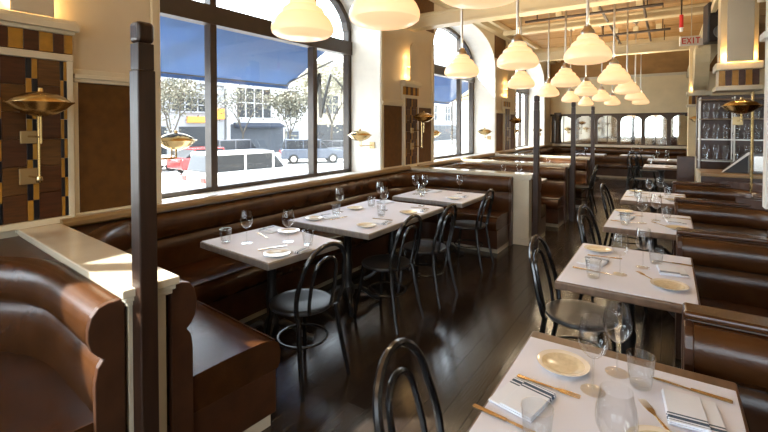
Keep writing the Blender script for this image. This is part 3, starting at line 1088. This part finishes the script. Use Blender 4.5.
# ------------------------------------------------------------------ brass sconces
def sconce(lab, loc, rz, style, rx=.27):
    """bowl centre is at the origin + reach along local +X; the wall is local X = 0"""
    t = thing('brass_sconce', lab, 'sconce', loc, rz, 'brass bowl sconces')
    r = .17
    MB().lathe([(0, -.08), (.03, -.078), (.08, -.062), (.125, -.034), (.15, -.008), (r, .006), (.168, .010), (.148, .003), (.12, -.024), (.07, -.052), (0, -.07)], (rx, 0, 0), 28).build('bowl', M_BRASS, t, smooth=50)
    MB().lathe([(.15, .006), (.148, .014), (.12, .038), (.08, .058), (.04, .068), (.015, .072), (.012, .092), (0, .095)], (rx, 0, 0), 28).build('lid', M_BRASS, t, smooth=50)
    if style == 'tall':
        MB().tube([(rx, 0, -.06), (rx, 0, -.24)], .0075, 8).build('tube', M_BRASS, t, smooth=True)
        MB().tube([(rx - .035, .0, -.06), (rx - .035, 0, -.46)], .009, 8).build('tube', M_BRASS, t, smooth=True)
        MB().tube([(.07, 0, -.2), (rx, 0, -.2)], .007, 8).build('arm', M_BRASS, t, smooth=True)
        MB().tube([(.07, 0, -.45), (rx - .03, 0, -.45)], .007, 8).build('arm', M_BRASS, t, smooth=True)
        MB().box(.058, .074, -.042, .042, -.245, -.165).build('plate', M_BRASSL, t, bevel=.004)
        MB().box(.058, .074, -.05, .05, -.50, -.40).build('plate', M_BRASSL, t, bevel=.004)
        MB().lathe([(0, -.48), (.016, -.475), (.02, -.46), (.016, -.44), (0, -.436)], (rx - .035, 0, 0), 12).build('knob', M_BRASS, t, smooth=60)
    else:
        MB().tube([(rx, 0, -.055), (rx, 0, -.15)], .008, 8).build('tube', M_BRASS, t, smooth=True)
        MB().tube([(0.005, 0, -.145), (rx, 0, -.145)], .008, 8).build('arm', M_BRASS, t, smooth=True)
        MB().tube([(rx - .04, 0, -.055), (rx - .04, 0, -.145)], .006, 8).build('tube', M_BRASS, t, smooth=True)
        MB().box(0.0, .014, -.045, .045, -.19, -.10).build('plate', M_BRASSL, t, bevel=.004)
    return t


sconce('brass bowl wall lamp on the tiled pilaster in the left foreground', (XW, 1.0, 1.735), 0, 'tall')
sconce('brass bowl wall lamp on the tiled pilaster past the big window', (XW, 5.82, 1.735), 0, 'tall')
sconce('brass bowl wall lamp on the farthest tiled pilaster', (XW, 10.6, 1.735), 0, 'tall')
for i, c in enumerate(BAYS[1:]):
    nm = ['big near', 'second', 'third'][i]
    sconce('brass bowl lamp on the far reveal of the %s arched window' % nm, (XW - .12, c + HW - .013, 1.47), -PI / 2, 'short', .30)
    sconce('brass bowl lamp on the near reveal of the %s arched window' % nm, (XW - .12, c - HW + .013, 1.47), PI / 2, 'short', .20)

# ------------------------------------------------------------------ back wall mirror
mr = thing('wall_mirror', 'long dark-framed mirror of arched panes on the back wall', 'mirror', (0, YB - .001, 0))
XP = [-3.28, -2.62, -1.96, -1.30, -.64, .02, .62]
f = MB().box(-3.38, .66, -.05, 0, .96, 1.03).box(-3.38, .66, -.06, 0, 1.93, 2.0)
for x in XP:
    f.box(x - .05, x + .05, -.055, 0, 1.03, 1.93)
f.build('frame', M_DWOOD, mr, bevel=.005)
for i in range(6):
    a, b = XP[i] + .05, XP[i + 1] - .05
    h = (b - a) / 2
    MB().box(a, b, -.02, -.012, 1.03, 1.93).build('mirror_pane', M_MIRROR, mr)
    sp = MB()
    for s in (-1, 1):
        poly = [(s * h, 1.93), (s * h, 1.74)] + [(s * h - s * .16 * (1 - math.cos(q * PI / 12)), 1.74 + .16 * math.sin(q * PI / 12)) for q in range(7)] + [(s * (h - .16), 1.93)]
        c = (a + b) / 2
        sp.prism([(z, c + u) for u, z in poly], -.035, -.02, 'y')
    sp.build('spandrel', M_DWOOD, mr)
    if i % 2 == 0:
        MB().box((a + b) / 2 - .012, (a + b) / 2 + .012, -.03, -.019, 1.03, 1.92).build('glazing_bar', M_DWOOD, mr)
lg = MB().box(-3.38, .70, YB - .16, YB - .061, .93, 1.0).build('trim_101', M_CREAMT, bevel=.006)
tag(lg, 'cream ledge under the back wall mirror', None, kind='structure')
for x, lab in ((-3.12, 'dark carved pillar in the far left corner of the room'),):
    t = thing('corner_pillar', lab, 'pillar', (x, YB - .155, 0))
    MB().lathe([(0, 1.001), (.09, 1.001), (.09, 1.04), (.065, 1.08), (.058, 1.3), (.055, 1.7), (.065, 1.82), (.09, 1.9), (.09, 1.98), (0, 1.98)], (0, 0, 0), 16).build('shaft', M_DWOOD, t, smooth=50)
    MB().box(-.1, .1, -.09, .09, 1.98, 2.05).build('cap', M_DWOOD, t, bevel=.01)

# ------------------------------------------------------------------ right-hand arcade
def pier(idx, x, y, lab, hung):
    t = thing('trim_%d' % (110 + idx), lab, None, (x, y, 0), kind='structure')
    z0 = 1.92 if hung else 0
    MB().box(-.16, .16, -.14, .14, 2.28, 3.32).build('shaft', M_CREAMW, t, bevel=.006)
    MB().box(-.17, .17, -.15, .15, 2.02, 2.22).build('neck', M_CREAMT, t, bevel=.004)
    MB().box(-.20, .20, -.18, .18, 2.20, 2.28).build('capital', M_CREAMT, t, bevel=.01)
    MB().box(-.20, .20, -.18, .18, 1.98, 2.03).build('lower_moulding', M_CREAMT, t, bevel=.008)
    y0 = -.165
    for q in range(6):
        MB().box(-.168 + q * .056 + .001, -.168 + (q + 1) * .056 - .001, -.162, -.149, 2.035, 2.198).build('tile', M_TBROWN[1] if q % 2 else M_TGOLD, t, bevel=.0015, bseg=1)
    poly = [(-.11, 2.28), (.11, 2.28), (.11, 2.9)] + [(.11 * math.cos(PI * k / 10), 2.9 + .11 * math.sin(PI * k / 10)) for k in range(1, 10)] + [(-.11, 2.9)]
    MB().prism([(v, u) for u, v in poly], -.245, -.225, 'y').build('plaque', M_CREAM, t, bevel=.003)
    MB().box(-.012, .012, -.23, -.13, 2.6, 2.62).build('standoff', M_CREAMT, t)
    for s in (-1, 1):
        ld = bpy.data.lights.new('plaque_bulb', 'POINT')
        ld.energy = PLAQUE_W
        ld.color = (1, .62, .25)
        ld.shadow_soft_size = .02
        lo = bpy.data.objects.new('plaque_bulb', ld)
        COL.objects.link(lo)
        lo.parent = t
        lo.location = (s * .10, -.185, 2.34)
    if hung:
        for s in (1,):
            MB().tube([(s * .15, .1, .87), (s * .15, .1, 1.98)], .014, 8).build('brass_pole', M_BRASS, t, smooth=True)
    else:
        MB().box(-.17, .17, -.15, .15, 0, 1.98).build('column', M_CREAMW, t, bevel=.006)
    return t


pier(1, .62, 6.05, 'cream hanging pier with tiled capital on a brass pole, right side', True)
pier(2, .50, 10.62, 'cream column with tiled capital before the back wall, right side', False)
sconce('brass bowl wall lamp under the tiled capital at the right', (.62, 5.915, 1.80), -PI / 2, 'short')
sconce('brass bowl wall lamp on the far right column', (.50, 10.47, 1.735), -PI / 2, 'short')
m = MB()
m.sweep([(0, 3.06), (.0, 3.34), (.34, 3.34), (.34, 3.12), (.30, 3.06)], [(.50, YN + .1), (.50, YB)], -1)
m.sweep([(0, 3.02), (0, 3.10), (.05, 3.10), (.07, 3.06), (.05, 3.02)], [(.43, YN + .1), (.43, YB)], -1)
m.sweep([(0, 3.20), (0, 3.26), (.05, 3.26), (.05, 3.20)], [(.45, YN + .1), (.45, YB)], -1)
tag(m.build('trim_120', M_BEAM, bevel=.004), 'glossy cream cornice beam running along the right side', None, kind='structure')
# arch shoulder between cornice and far column
m = MB()
for k in range(8):
    a0, a1 = PI / 2 * k / 8, PI / 2 * (k + 1) / 8
    y0, y1 = 10.47 - .8 * math.sin(a0), 10.47 - .8 * math.sin(a1)
    z0, z1 = 2.3 + .75 * (1 - math.cos(a0)), 2.3 + .75 * (1 - math.cos(a1))
    m.hexa([(.40, y1, z1), (.62, y1, z1), (.62, y0, z0), (.40, y0, z0), (.40, y1, 3.06), (.62, y1, 3.06), (.62, y0, 3.06), (.40, y0, 3.06)])
tag(m.build('trim_121', M_CREAMW), 'cream arch shoulder beside the far right column', None, kind='structure')

# white tall frame at the right edge
wf = thing('trim_122', 'tall white post with stepped mouldings at the right edge', None, (.80, 5.02, 0), kind='structure')
MB().box(-.085, .12, -.07, .07, .872, 3.05).build('shaft', M_REVEAL, wf, bevel=.006)
MB().box(-.12, .16, -.11, .11, 2.36, 2.42).build('moulding', M_REVEAL, wf, bevel=.008)
MB().box(-.14, .18, -.13, .13, 2.72, 2.80).build('moulding', M_REVEAL, wf, bevel=.01)

# service counter, tall panel, glass shelves
ct = thing('service_counter', 'tan wooden service counter behind the right-hand nooks', 'counter', (.36, 7.20, 0))
MB().box(0, 1.5, 0, .6, .92, .975).build('worktop', M_TANWOOD, ct, bevel=.008)
MB().box(.02, 1.48, .02, .58, 0, .92).build('body', M_LEATHD, ct)
MB().box(-.01, .02, .0, .6, .80, .976).build('edge_strip', M_CREAMT, ct, bevel=.004)
tp = thing('tall_panel', 'tall dark brown panel with cream edge left of the service counter', 'panel', (.12, 7.95, 0))
MB().box(0, .22, -.03, .03, 0, 1.14).build('board', M_LEATHD, tp, bevel=.006)
MB().box(.22, .24, -.035, .035, .85, 1.15).build('edge_strip', M_CREAMT, tp, bevel=.004)
ss = thing('slanted_stand', 'dark wedge stand with white sloping edge on the counter', 'stand', (.62, 7.42, .976))
MB().prism([(0, 0), (0, .26), (.26, .26)], -.10, .10, 'y').build('wedge', M_BLACK, ss)
MB().prism([(0, -.02), (.28, .26), (.28, .28), (.26, .28), (0, 0)], -.115, -.10, 'y').build('sloping_edge', M_WHITE, ss)
bp_ = thing('back_cabinet', 'tall dark cabinet behind the chrome shelf unit', 'cabinet', (.40, 8.85, 0))
MB().box(0, 1.5, 0, .3, 0, 2.1).build('carcass', M_DWOOD, bp_, bevel=.01)
for q in range(3):
    MB().box(.03 + q * .49, .49 + q * .49, -.015, 0, .1, 2.05).build('door', M_LEATHD, bp_, bevel=.006)
sh = thing('glass_shelf', 'chrome and glass shelf unit of stemware behind the service counter', 'shelf', (.42, 8.35, 0))
for x in (0, .42, .9):
    for y in (0, .3):
        MB().tube([(x, y, 0), (x, y, 2.05)], .012, 8).build('pole', M_NICKEL, sh, smooth=True)
for z in (1.05, 1.38, 1.70, 2.0):
    MB().box(-.02, .92, -.02, .32, z, z + .015).build('shelf_board', M_TANWOOD if z > 1.6 else M_NICKEL, sh, bevel=.002)
k = 0
for z in (1.066, 1.396, 1.716):
    for q in range(7):
        P_WINE.put((.42 + .08 + q * .125, 8.35 + .06, z), 0, 'clear stemmed glass on the chrome shelf unit', 'stemware on the chrome shelves')
        P_TUMB.put((.42 + .08 + q * .125, 8.35 + .2, z), 0, 'clear tumbler on the chrome shelf unit', 'tumblers on the chrome shelves')
gp = thing('grey_cabinet', 'grey upright cabinet on the service counter', 'cabinet', (.92, 7.35, .976))
MB().box(0, .2, 0, .3, 0, .26).build('body', M_GREY, gp, bevel=.008)
MB().box(.02, .18, -.012, 0, .03, .23).build('door', M_STEEL, gp, bevel=.003)
tag(MB().box(1.9, 3.7, 7.0, 7.05, 0, 1.1).build('bar_front', M_LEATHD, bevel=.01), 'dark bar front far to the right', 'bar')

# loudspeaker, exit sign, red drop, pipes
sp = thing('loudspeaker', 'black box loudspeaker hung by the right-hand cornice', 'loudspeaker', (.50, 6.9, 2.66), R(10))
MB().box(-.12, .12, -.12, .12, 0, .5).build('cabinet', M_BLACK, sp, bevel=.02, bseg=3)
MB().lathe([(0, .0), (.05, .006), (.075, .002), (.085, .012), (.085, .0), (0, -.004)], (0, 0, 0), 24).build('woofer', M_GREY, sp, smooth=50).matrix_local = Matrix.Translation((0.02, -.122, .12)) @ Matrix.Rotation(PI / 2, 4, 'X')
MB().tube([(0, 0, .5), (0, 0, ZC - 2.68)], .015, 8).build('bracket', M_BLACK, sp)
ex = thing('exit_sign', 'white exit sign with red letters hanging under the ceiling', 'exit sign', (.30, 8.65, 2.92), R(10))
ex.scale = (.8, .8, .8)
MB().box(-.2, .2, -.03, .03, 0, .19).build('housing', M_WHITE, ex, bevel=.008)
MB().tube([(0, 0, .19), (0, 0, (ZC - 2.92) / .8)], .008, 8).build('stem', M_NICKEL, ex)
tx = MB()
def bar(x0, x1, z0, z1):
    tx.box(x0, x1, -.036, -.029, z0, z1)
LX = -.165
LW, LH, LT, LB = .066, .12, .018, .035
bar(LX, LX + LT, LB, LB + LH)
for z in (LB, LB + LH / 2 - LT / 2, LB + LH - LT):
    bar(LX, LX + LW, z, z + LT)
X2 = LX + .088
for s in (0, 1):
    a, b = (X2, X2 + LW) if s == 0 else (X2 + LW, X2)
    tx.hexa([(a - .009, -.036, LB), (a + .009, -.036, LB), (a + .009, -.029, LB), (a - .009, -.029, LB),
             (b - .009, -.036, LB + LH), (b + .009, -.036, LB + LH), (b + .009, -.029, LB + LH), (b - .009, -.029, LB + LH)])
X3 = LX + .185
bar(X3, X3 + LT, LB, LB + LH)
X4 = LX + .232
bar(X4, X4 + LW + .01, LB + LH - LT, LB + LH)
bar(X4 + LW / 2 - .004, X4 + LW / 2 + LT - .004, LB, LB + LH)
tx.build('lettering', M_RED, ex)
rd = thing('red_pipe_drop', 'short red pipe with pale tip hanging from the ceiling', 'pipe', (.14, 7.4, 2.93))
MB().tube([(0, 0, .06), (0, 0, .24)], .026, 10).build('pipe', M_RED, rd, smooth=True)
MB().lathe([(0, 0), (.02, .005), (.022, .05), (.03, .06), (0, .07)], (0, 0, 0), 12).build('tip', M_WHITE, rd, smooth=True)
MB().tube([(0, 0, .22), (0, 0, ZC - 2.93)], .01, 8).build('stem', M_PIPE, rd)
for (x0, x1, y, z, lab) in ((-2.05, -.08, 7.45, 3.37, 'nearest dark lighting bar across the ceiling'), (-1.2, .02, 9.4, 3.37, 'middle dark lighting bar across the ceiling'),
                            (-1.1, .02, 11.4, 3.37, 'farthest dark lighting bar across the ceiling')):
    t = thing('lighting_bar', lab, 'lighting bar', ((x0 + x1) / 2, y, z), 0, 'dark lighting bars')
    h = (x1 - x0) / 2
    MB().tube([(-h, 0, 0), (h, 0, 0)], .022, 8).build('bar', M_PIPE, t, smooth=True)
    for s in (-.8, .8):
        MB().tube([(s * h, 0, 0), (s * h, 0, ZC - z)], .009, 6).build('hanger', M_PIPE, t)
    for s in (-.45, .1, .7):
        MB().box(s * h - .045, s * h + .045, -.04, .04, .02, .11).build('spot_head', M_BEAM, t, bevel=.01)
for (x, y0, y1, lab) in ((-.95, 6.0, 12.5, 'dark conduit running the length of the ceiling, left'), (-.35, 6.0, 13.0, 'dark conduit running the length of the ceiling, right')):
    o = MB().tube([(0, 0, 0), (0, (y1 - y0) / 3, 0), (0, y1 - y0, 0)], .022, 8).build('ceiling_conduit', M_PIPE, smooth=True)
    o.location = (x, y0, 3.53)
    tag(o, lab, 'conduit')

# ================================================================== OUTSIDE
ZG = -1.05
M_ROAD = mat('asphalt', (0.36, 0.35, 0.34), 0.8, var=0.12, scale=1.2)
M_PAVE = mat('pavement', (0.62, 0.60, 0.56), 0.8, var=0.08, scale=2)
M_BWHITE = mat('white_render', (0.50, 0.50, 0.50), 0.8, var=0.05, scale=0.6)
M_BGREY = mat('pale_grey_render', (0.24, 0.24, 0.25), 0.8, var=0.05, scale=0.6)
M_BDARK = mat('slate_storefront', (0.035, 0.042, 0.055), 0.6, var=0.1, scale=1)
M_BAWN = mat('dark_blue_awning', (0.02, 0.027, 0.045), 0.8)
M_BEIGE = mat('beige_render', (0.34, 0.29, 0.22), 0.8, var=0.08, scale=0.8)
M_WDARK = mat('dark_window', (0.02, 0.022, 0.026), 0.35, spec=0.3)
M_ORANGE = mat('orange_sign', (0.75, 0.25, 0.04), 0.6)
def canvas(name, col):
    m = mat(name, col, 0.85, var=0.05, scale=4)
    n = m.node_tree.nodes
    l = m.node_tree.links
    t = n.new('ShaderNodeBsdfTranslucent')
    t.inputs[0].default_value = (*col, 1)
    x = n.new('ShaderNodeMixShader')
    x.inputs[0].default_value = 0.5
    l.new(n['Principled BSDF'].outputs[0], x.inputs[1])
    l.new(t.outputs[0], x.inputs[2])
    l.new(x.outputs[0], n['Material Output'].inputs['Surface'])
    return m


M_BLUE = canvas('blue_canvas', (0.085, 0.155, 0.30))
M_BARK = mat('grey_bark', (0.06, 0.05, 0.04), 0.9, var=0.2, scale=8)
M_LEAF = mat('pale_leaves', (0.24, 0.225, 0.16), 0.7, var=0.3, scale=3)
M_LEAFD = mat('olive_leaves', (0.16, 0.16, 0.09), 0.7, var=0.4, scale=3)
M_TYRE = mat('tyre', (0.02, 0.02, 0.02), 0.8)
M_PARASOL = canvas('cream_canvas', (0.70, 0.60, 0.42))
tag(MB().box(-120, 120, -90, 140, ZG - .3, ZG).build('street_ground', M_ROAD), 'sunlit grey street', None, kind='structure')
tag(MB().box(-33, -27.5, -60, 110, ZG, ZG + .14).build('pavement_far', M_PAVE, bevel=.03), 'pale far pavement', None, kind='structure')
tag(MB().box(-9.0, XO, -60, 110, ZG, ZG + .14).build('pavement_near', M_PAVE, bevel=.03), 'pale near pavement', None, kind='structure')

# blue awnings over the windows
for i, (y0, y1, lab) in enumerate(((-3.1, .35, 'blue canvas awning outside, left of view'), (1.55, 4.85, 'blue canvas awning outside the big near window'), (7.0, 10.9, 'blue canvas awning outside the second arched window'))):
    t = thing('blue_awning', lab, 'awning', (XO, (y0 + y1) / 2, 2.2), 0, 'blue awnings')
    h = (y1 - y0) / 2
    MB().hexa([(-.02, -h, .62), (-.02, h, .62), (-1.0, h, .04), (-1.0, -h, .04), (-.02, -h, .63), (-.02, h, .63), (-1.0, h, .05), (-1.0, -h, .05)]).build('canopy', M_BLUE, t)
    v = MB().box(-1.012, -1.0, -h, h, -.01, .05)
    v.build('valance', M_BLUE, t)
    for yy in (-h + .05, h - .05):
        MB().tube([(-.02, yy, .35), (-1.0, yy, .06)], .015, 6).build('frame_arm', M_IRON, t)
    MB().tube([(-1.0, -h, .045), (-1.0, h, .045)], .014, 6).build('front_bar', M_IRON, t)
    if i:
        yb = h + .10
        MB().tube([(-.1, yb - .55, -.15), (-.35, yb - .30, -.55), (-.25, yb - .2, .15), (-.45, yb + .05, -.45), (-.3, yb + .12, .2), (-.05, yb + .3, -.15)], .032, 6).build('folding_arm', M_IRON, t)


def building(lab, x, y0, y1, h, m_wall, floors):
    t = thing('street_building', lab, 'building', (x, y0, ZG))
    L = y1 - y0
    MB().box(-8, 0, 0, L, 0, h).build('walls', m_wall, t)
    MB().box(-.1, .25, -.05, L + .05, h - .35, h).build('cornice', m_wall, t, bevel=.05)
    for (a, b, z0, z1, kind) in floors:
        if kind == 'win':
            f = MB()
            f.box(.0, .12, a - .1, b + .1, z1, z1 + .12).box(0, .12, a - .1, b + .1, z0 - .12, z0).box(0, .1, a - .1, a, z0, z1).box(0, .1, b, b + .1, z0, z1)
            nn = max(1, int((b - a) / .8))
            for k in range(1, nn):
                yy = a + (b - a) * k / nn
                f.box(0, .08, yy - .05, yy + .05, z0, z1)
            f.box(0, .08, a, b, (z0 + z1) / 2 - .04, (z0 + z1) / 2 + .04)
            w_ = f.build('window', m_wall, t)
            MB().box(0, .03, a, b, z0, z1).build('pane', M_WDARK, w_)
        elif kind == 'shop':
            MB().box(0, .1, a, b, z0, z1).build('shopfront', M_BDARK, t)
            MB().prism([(z1 - .25, 0), (z1 + .15, 0), (z1 - .15, .8), (z1 - .3, .8)], a + .3, b - .3, 'y').build('shop_awning', M_BAWN, t)
        elif kind == 'door':
            d = MB().box(0, .12, a, b, z0, z1).build('door_surround', M_BGREY, t)
            MB().box(.1, .16, a + .2, b - .2, z0, z1 - .3).build('door', M_BDARK, d)
        elif kind == 'sign':
            MB().box(0, .25, a, b, z0, z1).build('sign', M_ORANGE, t, bevel=.05)
        elif kind == 'band':
            MB().box(0, .2, a, b, z0, z1).build('band', M_BGREY, t)
        elif kind == 'dark':
            MB().box(0, .06, a, b, z0, z1).build('shop_window', M_WDARK, t)
    return t


# opposite side of the street at X = -30 (distance measured along the photograph's sight lines)
building('white two-storey building with dark slate ground floor across the street', -31, 22.8, 33.0, 6.7, M_BWHITE,
         [(.9, 4.7, 3.4, 6.0, 'win'), (6.4, 8.2, 3.5, 6.1, 'win'), (.3, 6.2, .1, 2.8, 'shop'), (6.5, 8.4, .1, 2.4, 'door')])
building('grey shop building with orange sign across the street, left', -31, 12.5, 22.5, 6.3, M_BGREY,
         [(.6, 9.6, 5.2, 5.6, 'band'), (1.0, 5.0, .4, 2.6, 'dark'), (6.0, 8.8, .4, 2.6, 'dark'), (6.6, 8.2, 2.9, 3.4, 'sign'), (9.0, 9.9, 3.2, 4.1, 'sign'), (.8, 4.4, 3.7, 4.8, 'win'), (5.4, 8.6, 3.8, 4.8, 'win')])
building('beige building across the street beyond the white one', -31, 33.3, 43.5, 9.5, M_BEIGE,
         [(1, 4, 4, 6, 'win'), (5.5, 9, 4, 6, 'win'), (.5, 5, .3, 2.8, 'dark'), (6, 9.8, .3, 2.8, 'shop')])
building('tall white building far up the street', -31, 44, 75, 13, M_BWHITE,
         [(3 + 6 * i, 6 + 6 * i, 3.5 + 4 * j, 6 + 4 * j, 'win') for i in range(4) for j in range(2)] + [(2, 26, .3, 2.8, 'dark')])


# street trees
def tree(lab, x, y, h, spread, nleaf, ml, lsize=.16, group='street trees', trunk=None):
    t = thing('street_tree', lab, 'tree', (x, y, ZG), 0, group)
    rnd = random.Random(int(x * 31 + y * 17))
    tr = MB()
    tips = []

    def grow(p, d, ln, r, lvl):
        q = p + d * ln
        tr.tube([p, (p + q) / 2 + Vector((rnd.uniform(-.05, .05), rnd.uniform(-.05, .05), 0)) * ln, q], [r, r * .85, r * .7], 6, caps=False)
        if lvl == 0:
            tips.append(q)
            return
        tips.append(q)
        for k in range(3):
            a = 2 * PI * (k + rnd.random() * .6) / 3
            nd = (d * 1.0 + Vector((math.cos(a), math.sin(a), .15)) * spread).normalized()
            grow(q, nd, ln * .68, r * .6, lvl - 1)
    if trunk:
        tr.tube([(0, 0, 0), (0, 0, trunk)], [h * .02, h * .018], 8)
        grow(Vector((0, 0, trunk)), Vector((0, 0, 1)), (h - trunk) * .36, h * .016, 4)
        h = h - trunk
    else:
        grow(Vector((0, 0, 0)), Vector((0, 0, 1)), h * .36, h * .018, 4)
    tr.build('trunk', M_BARK, t, smooth=True)
    lf = MB()
    for k in range(nleaf):
        c = rnd.choice(tips) + Vector((rnd.gauss(0, 1), rnd.gauss(0, 1), rnd.gauss(0, 1))) * h * .07
        u = Vector((rnd.gauss(0, 1), rnd.gauss(0, 1), rnd.gauss(0, 1))).normalized() * lsize
        v = u.orthogonal().normalized() * lsize * .6
        lf._add([c - u, c + v, c + u, c - v], [(0, 1, 2, 3)])
    o = lf.build('foliage', ml, t)
    o['kind'] = 'stuff'
    return t


def place(px, dist):
    """street point on a sight line of the photograph, at a measured distance"""
    cx = (px - 384) / FPX
    return (dist * (cx * math.cos(YAW) - math.sin(YAW)), dist * (cx * math.sin(YAW) + math.cos(YAW)))


M_LEAFP = mat('grey_green_leaves', (0.11, 0.105, 0.075), 0.7, var=0.4, scale=3)
for lab, px, d, h, sp, nl, mm, ls in (('thin bare-limbed street tree before the white building', 243, 33.0, 5.6, .5, 600, M_LEAFP, .09),
                                      ('leafy street tree at the left of the big window view', 172, 27.6, 5.6, .5, 2200, M_LEAFP, .10),
                                      ('leafy street tree at the right of the white building', 290, 35.5, 5.4, .45, 1500, M_LEAFP, .13),
                                      ('pale leafy street tree farther up the street', 332, 40.0, 8.0, .55, 3000, M_LEAF, .14)):
    p_ = place(px, d)
    tree(lab, p_[0], p_[1], h, sp, nl, mm, ls)
for y, nm in ((1.2, 'big'), (10.9, 'second')):  # out-of-view trees added to keep the sun off the upper panes
    tree('tall street tree added outside to shade the top of the %s window' % nm, -6.7, y, 9.6, .95, 4200, M_LEAFD, .24, 'shade trees added on the near pavement', 5.6)


# cars
def car(lab, x, y, rz, mcol, kind='sedan'):
    t = thing('parked_car', lab, 'car', (x, y, ZG), rz, 'parked cars')
    if kind == 'suv':
        body = [(-2.2, .35), (-2.25, .9), (-2.15, 1.05), (1.0, 1.05), (2.1, .92), (2.2, .7), (2.2, .35)]
        cab = [(-2.12, 1.04), (-1.95, 1.62), (-1.7, 1.68), (.3, 1.68), (.55, 1.62), (1.1, 1.04)]
    elif kind == 'van':
        body = [(-2.3, .35), (-2.35, .95), (-2.3, 1.1), (1.35, 1.1), (2.15, .95), (2.3, .7), (2.3, .35)]
        cab = [(-2.28, 1.09), (-2.1, 1.72), (-1.9, 1.80), (.5, 1.80), (.75, 1.74), (1.4, 1.09)]
    else:
        body = [(-2.2, .35), (-2.25, .8), (-2.1, .95), (.9, .97), (2.0, .85), (2.2, .65), (2.2, .35)]
        cab = [(-2.0, .94), (-1.5, 1.36), (-1.2, 1.43), (.0, 1.43), (.25, 1.38), (1.0, .96)]
    # profiles are (length, height); turned to run along local X
    MB().prism([(z, xx) for xx, z in body], -.88, .88, 'y').build('body', mcol, t, bevel=.07, bseg=3)
    zt = max(z for _, z in cab)
    MB().prism([(z, xx) for xx, z in cab], -.76, .76, 'y').build('glasshouse', M_WDARK, t, bevel=.06, bseg=3)
    xs = [xx for xx, z in cab if z > zt - .08]
    MB().box(min(xs), max(xs), -.77, .77, zt - .06, zt + .025).build('roof', mcol, t, bevel=.03, bseg=2)
    for xx in (min(xs) + .05, (min(xs) + max(xs)) / 2, max(xs) - .05):
        for s in (-1, 1):
            MB().box(xx - .04, xx + .04, s * .77 - .015, s * .77 + .015, body[3][1] - .02, zt).build('pillar', mcol, t)
    for xx in (-1.38, 1.38):
        for s in (-1, 1):
            wl = MB().lathe([(0, -.11), (.30, -.11), (.34, -.08), (.34, .08), (.30, .11), (0, .11)], (0, 0, 0), 20).build('wheel', M_TYRE, t, smooth=40)
            wl.matrix_local = Matrix.Translation((xx, s * .80, .34)) @ Matrix.Rotation(PI / 2, 4, 'X')
            hb = MB().lathe([(0, -.125), (.2, -.12), (.2, .12), (0, .125)], (0, 0, 0), 14).build('hubcap', M_STEEL, wl, smooth=40)
    for s in (-1, 1):
        MB().box(-2.27, -2.1, s * .66 - .16, s * .66 + .16, .72, .9).build('tail_light', M_RED, t, bevel=.02)
        MB().box(2.06, 2.2, s * .62 - .2, s * .62 + .2, .66, .8).build('headlight', M_WHITE, t, bevel=.02)
    return t


M_CRED = mat('car_red', (0.30, 0.012, 0.012), 0.25, coat=0.6)
M_CWHITE = mat('car_white', (0.78, 0.76, 0.72), 0.3, coat=0.6)
M_CGREY = mat('car_blue_grey', (0.045, 0.058, 0.085), 0.28, coat=0.6)
M_CDARK = mat('car_dark', (0.06, 0.06, 0.07), 0.28, coat=0.6)
for lab, px, d, rz, mc, kd in (('white wagon parked nearest outside the big window', 250, 16.5, 84, M_CWHITE, 'suv'),
                               ('red car across the street', 213, 24.5, 84, M_CRED, 'sedan'),
                               ('blue-grey off-roader parked across the street', 312, 31.0, 50, M_CGREY, 'suv'),
                               ('dark car parked behind the red one', 238, 30.5, 86, M_CDARK, 'suv'),
                               ('white car at the left edge of the window view', 140, 24.5, 86, M_CWHITE, 'sedan'),
                               ('dark car parked to the right across the street', 343, 36.0, 70, M_CDARK, 'sedan')):
    p = place(px, d)
    car(lab, p[0], p[1], R(rz), mc, kd)

# cream parasol outside the second window
pp = thing('parasol', 'cream canvas parasol on the pavement outside the second window', 'parasol', (-6.8, 14.9, ZG + .14))
MB().tube([(0, 0, 0), (0, 0, 4.4)], .03, 8).build('pole', M_BARK, pp)
MB().lathe([(0, 4.45), (.05, 4.42), (.7, 4.05), (1.4, 3.65), (1.4, 3.52), (1.38, 3.52), (1.38, 3.63), (.7, 4.02), (0, 4.4)], (0, 0, 0), 8).build('canopy', M_PARASOL, pp)
MB().lathe([(0, 0), (.3, 0), (.3, .08), (0, .1)], (0, 0, 0), 16).build('base', M_IRON, pp)
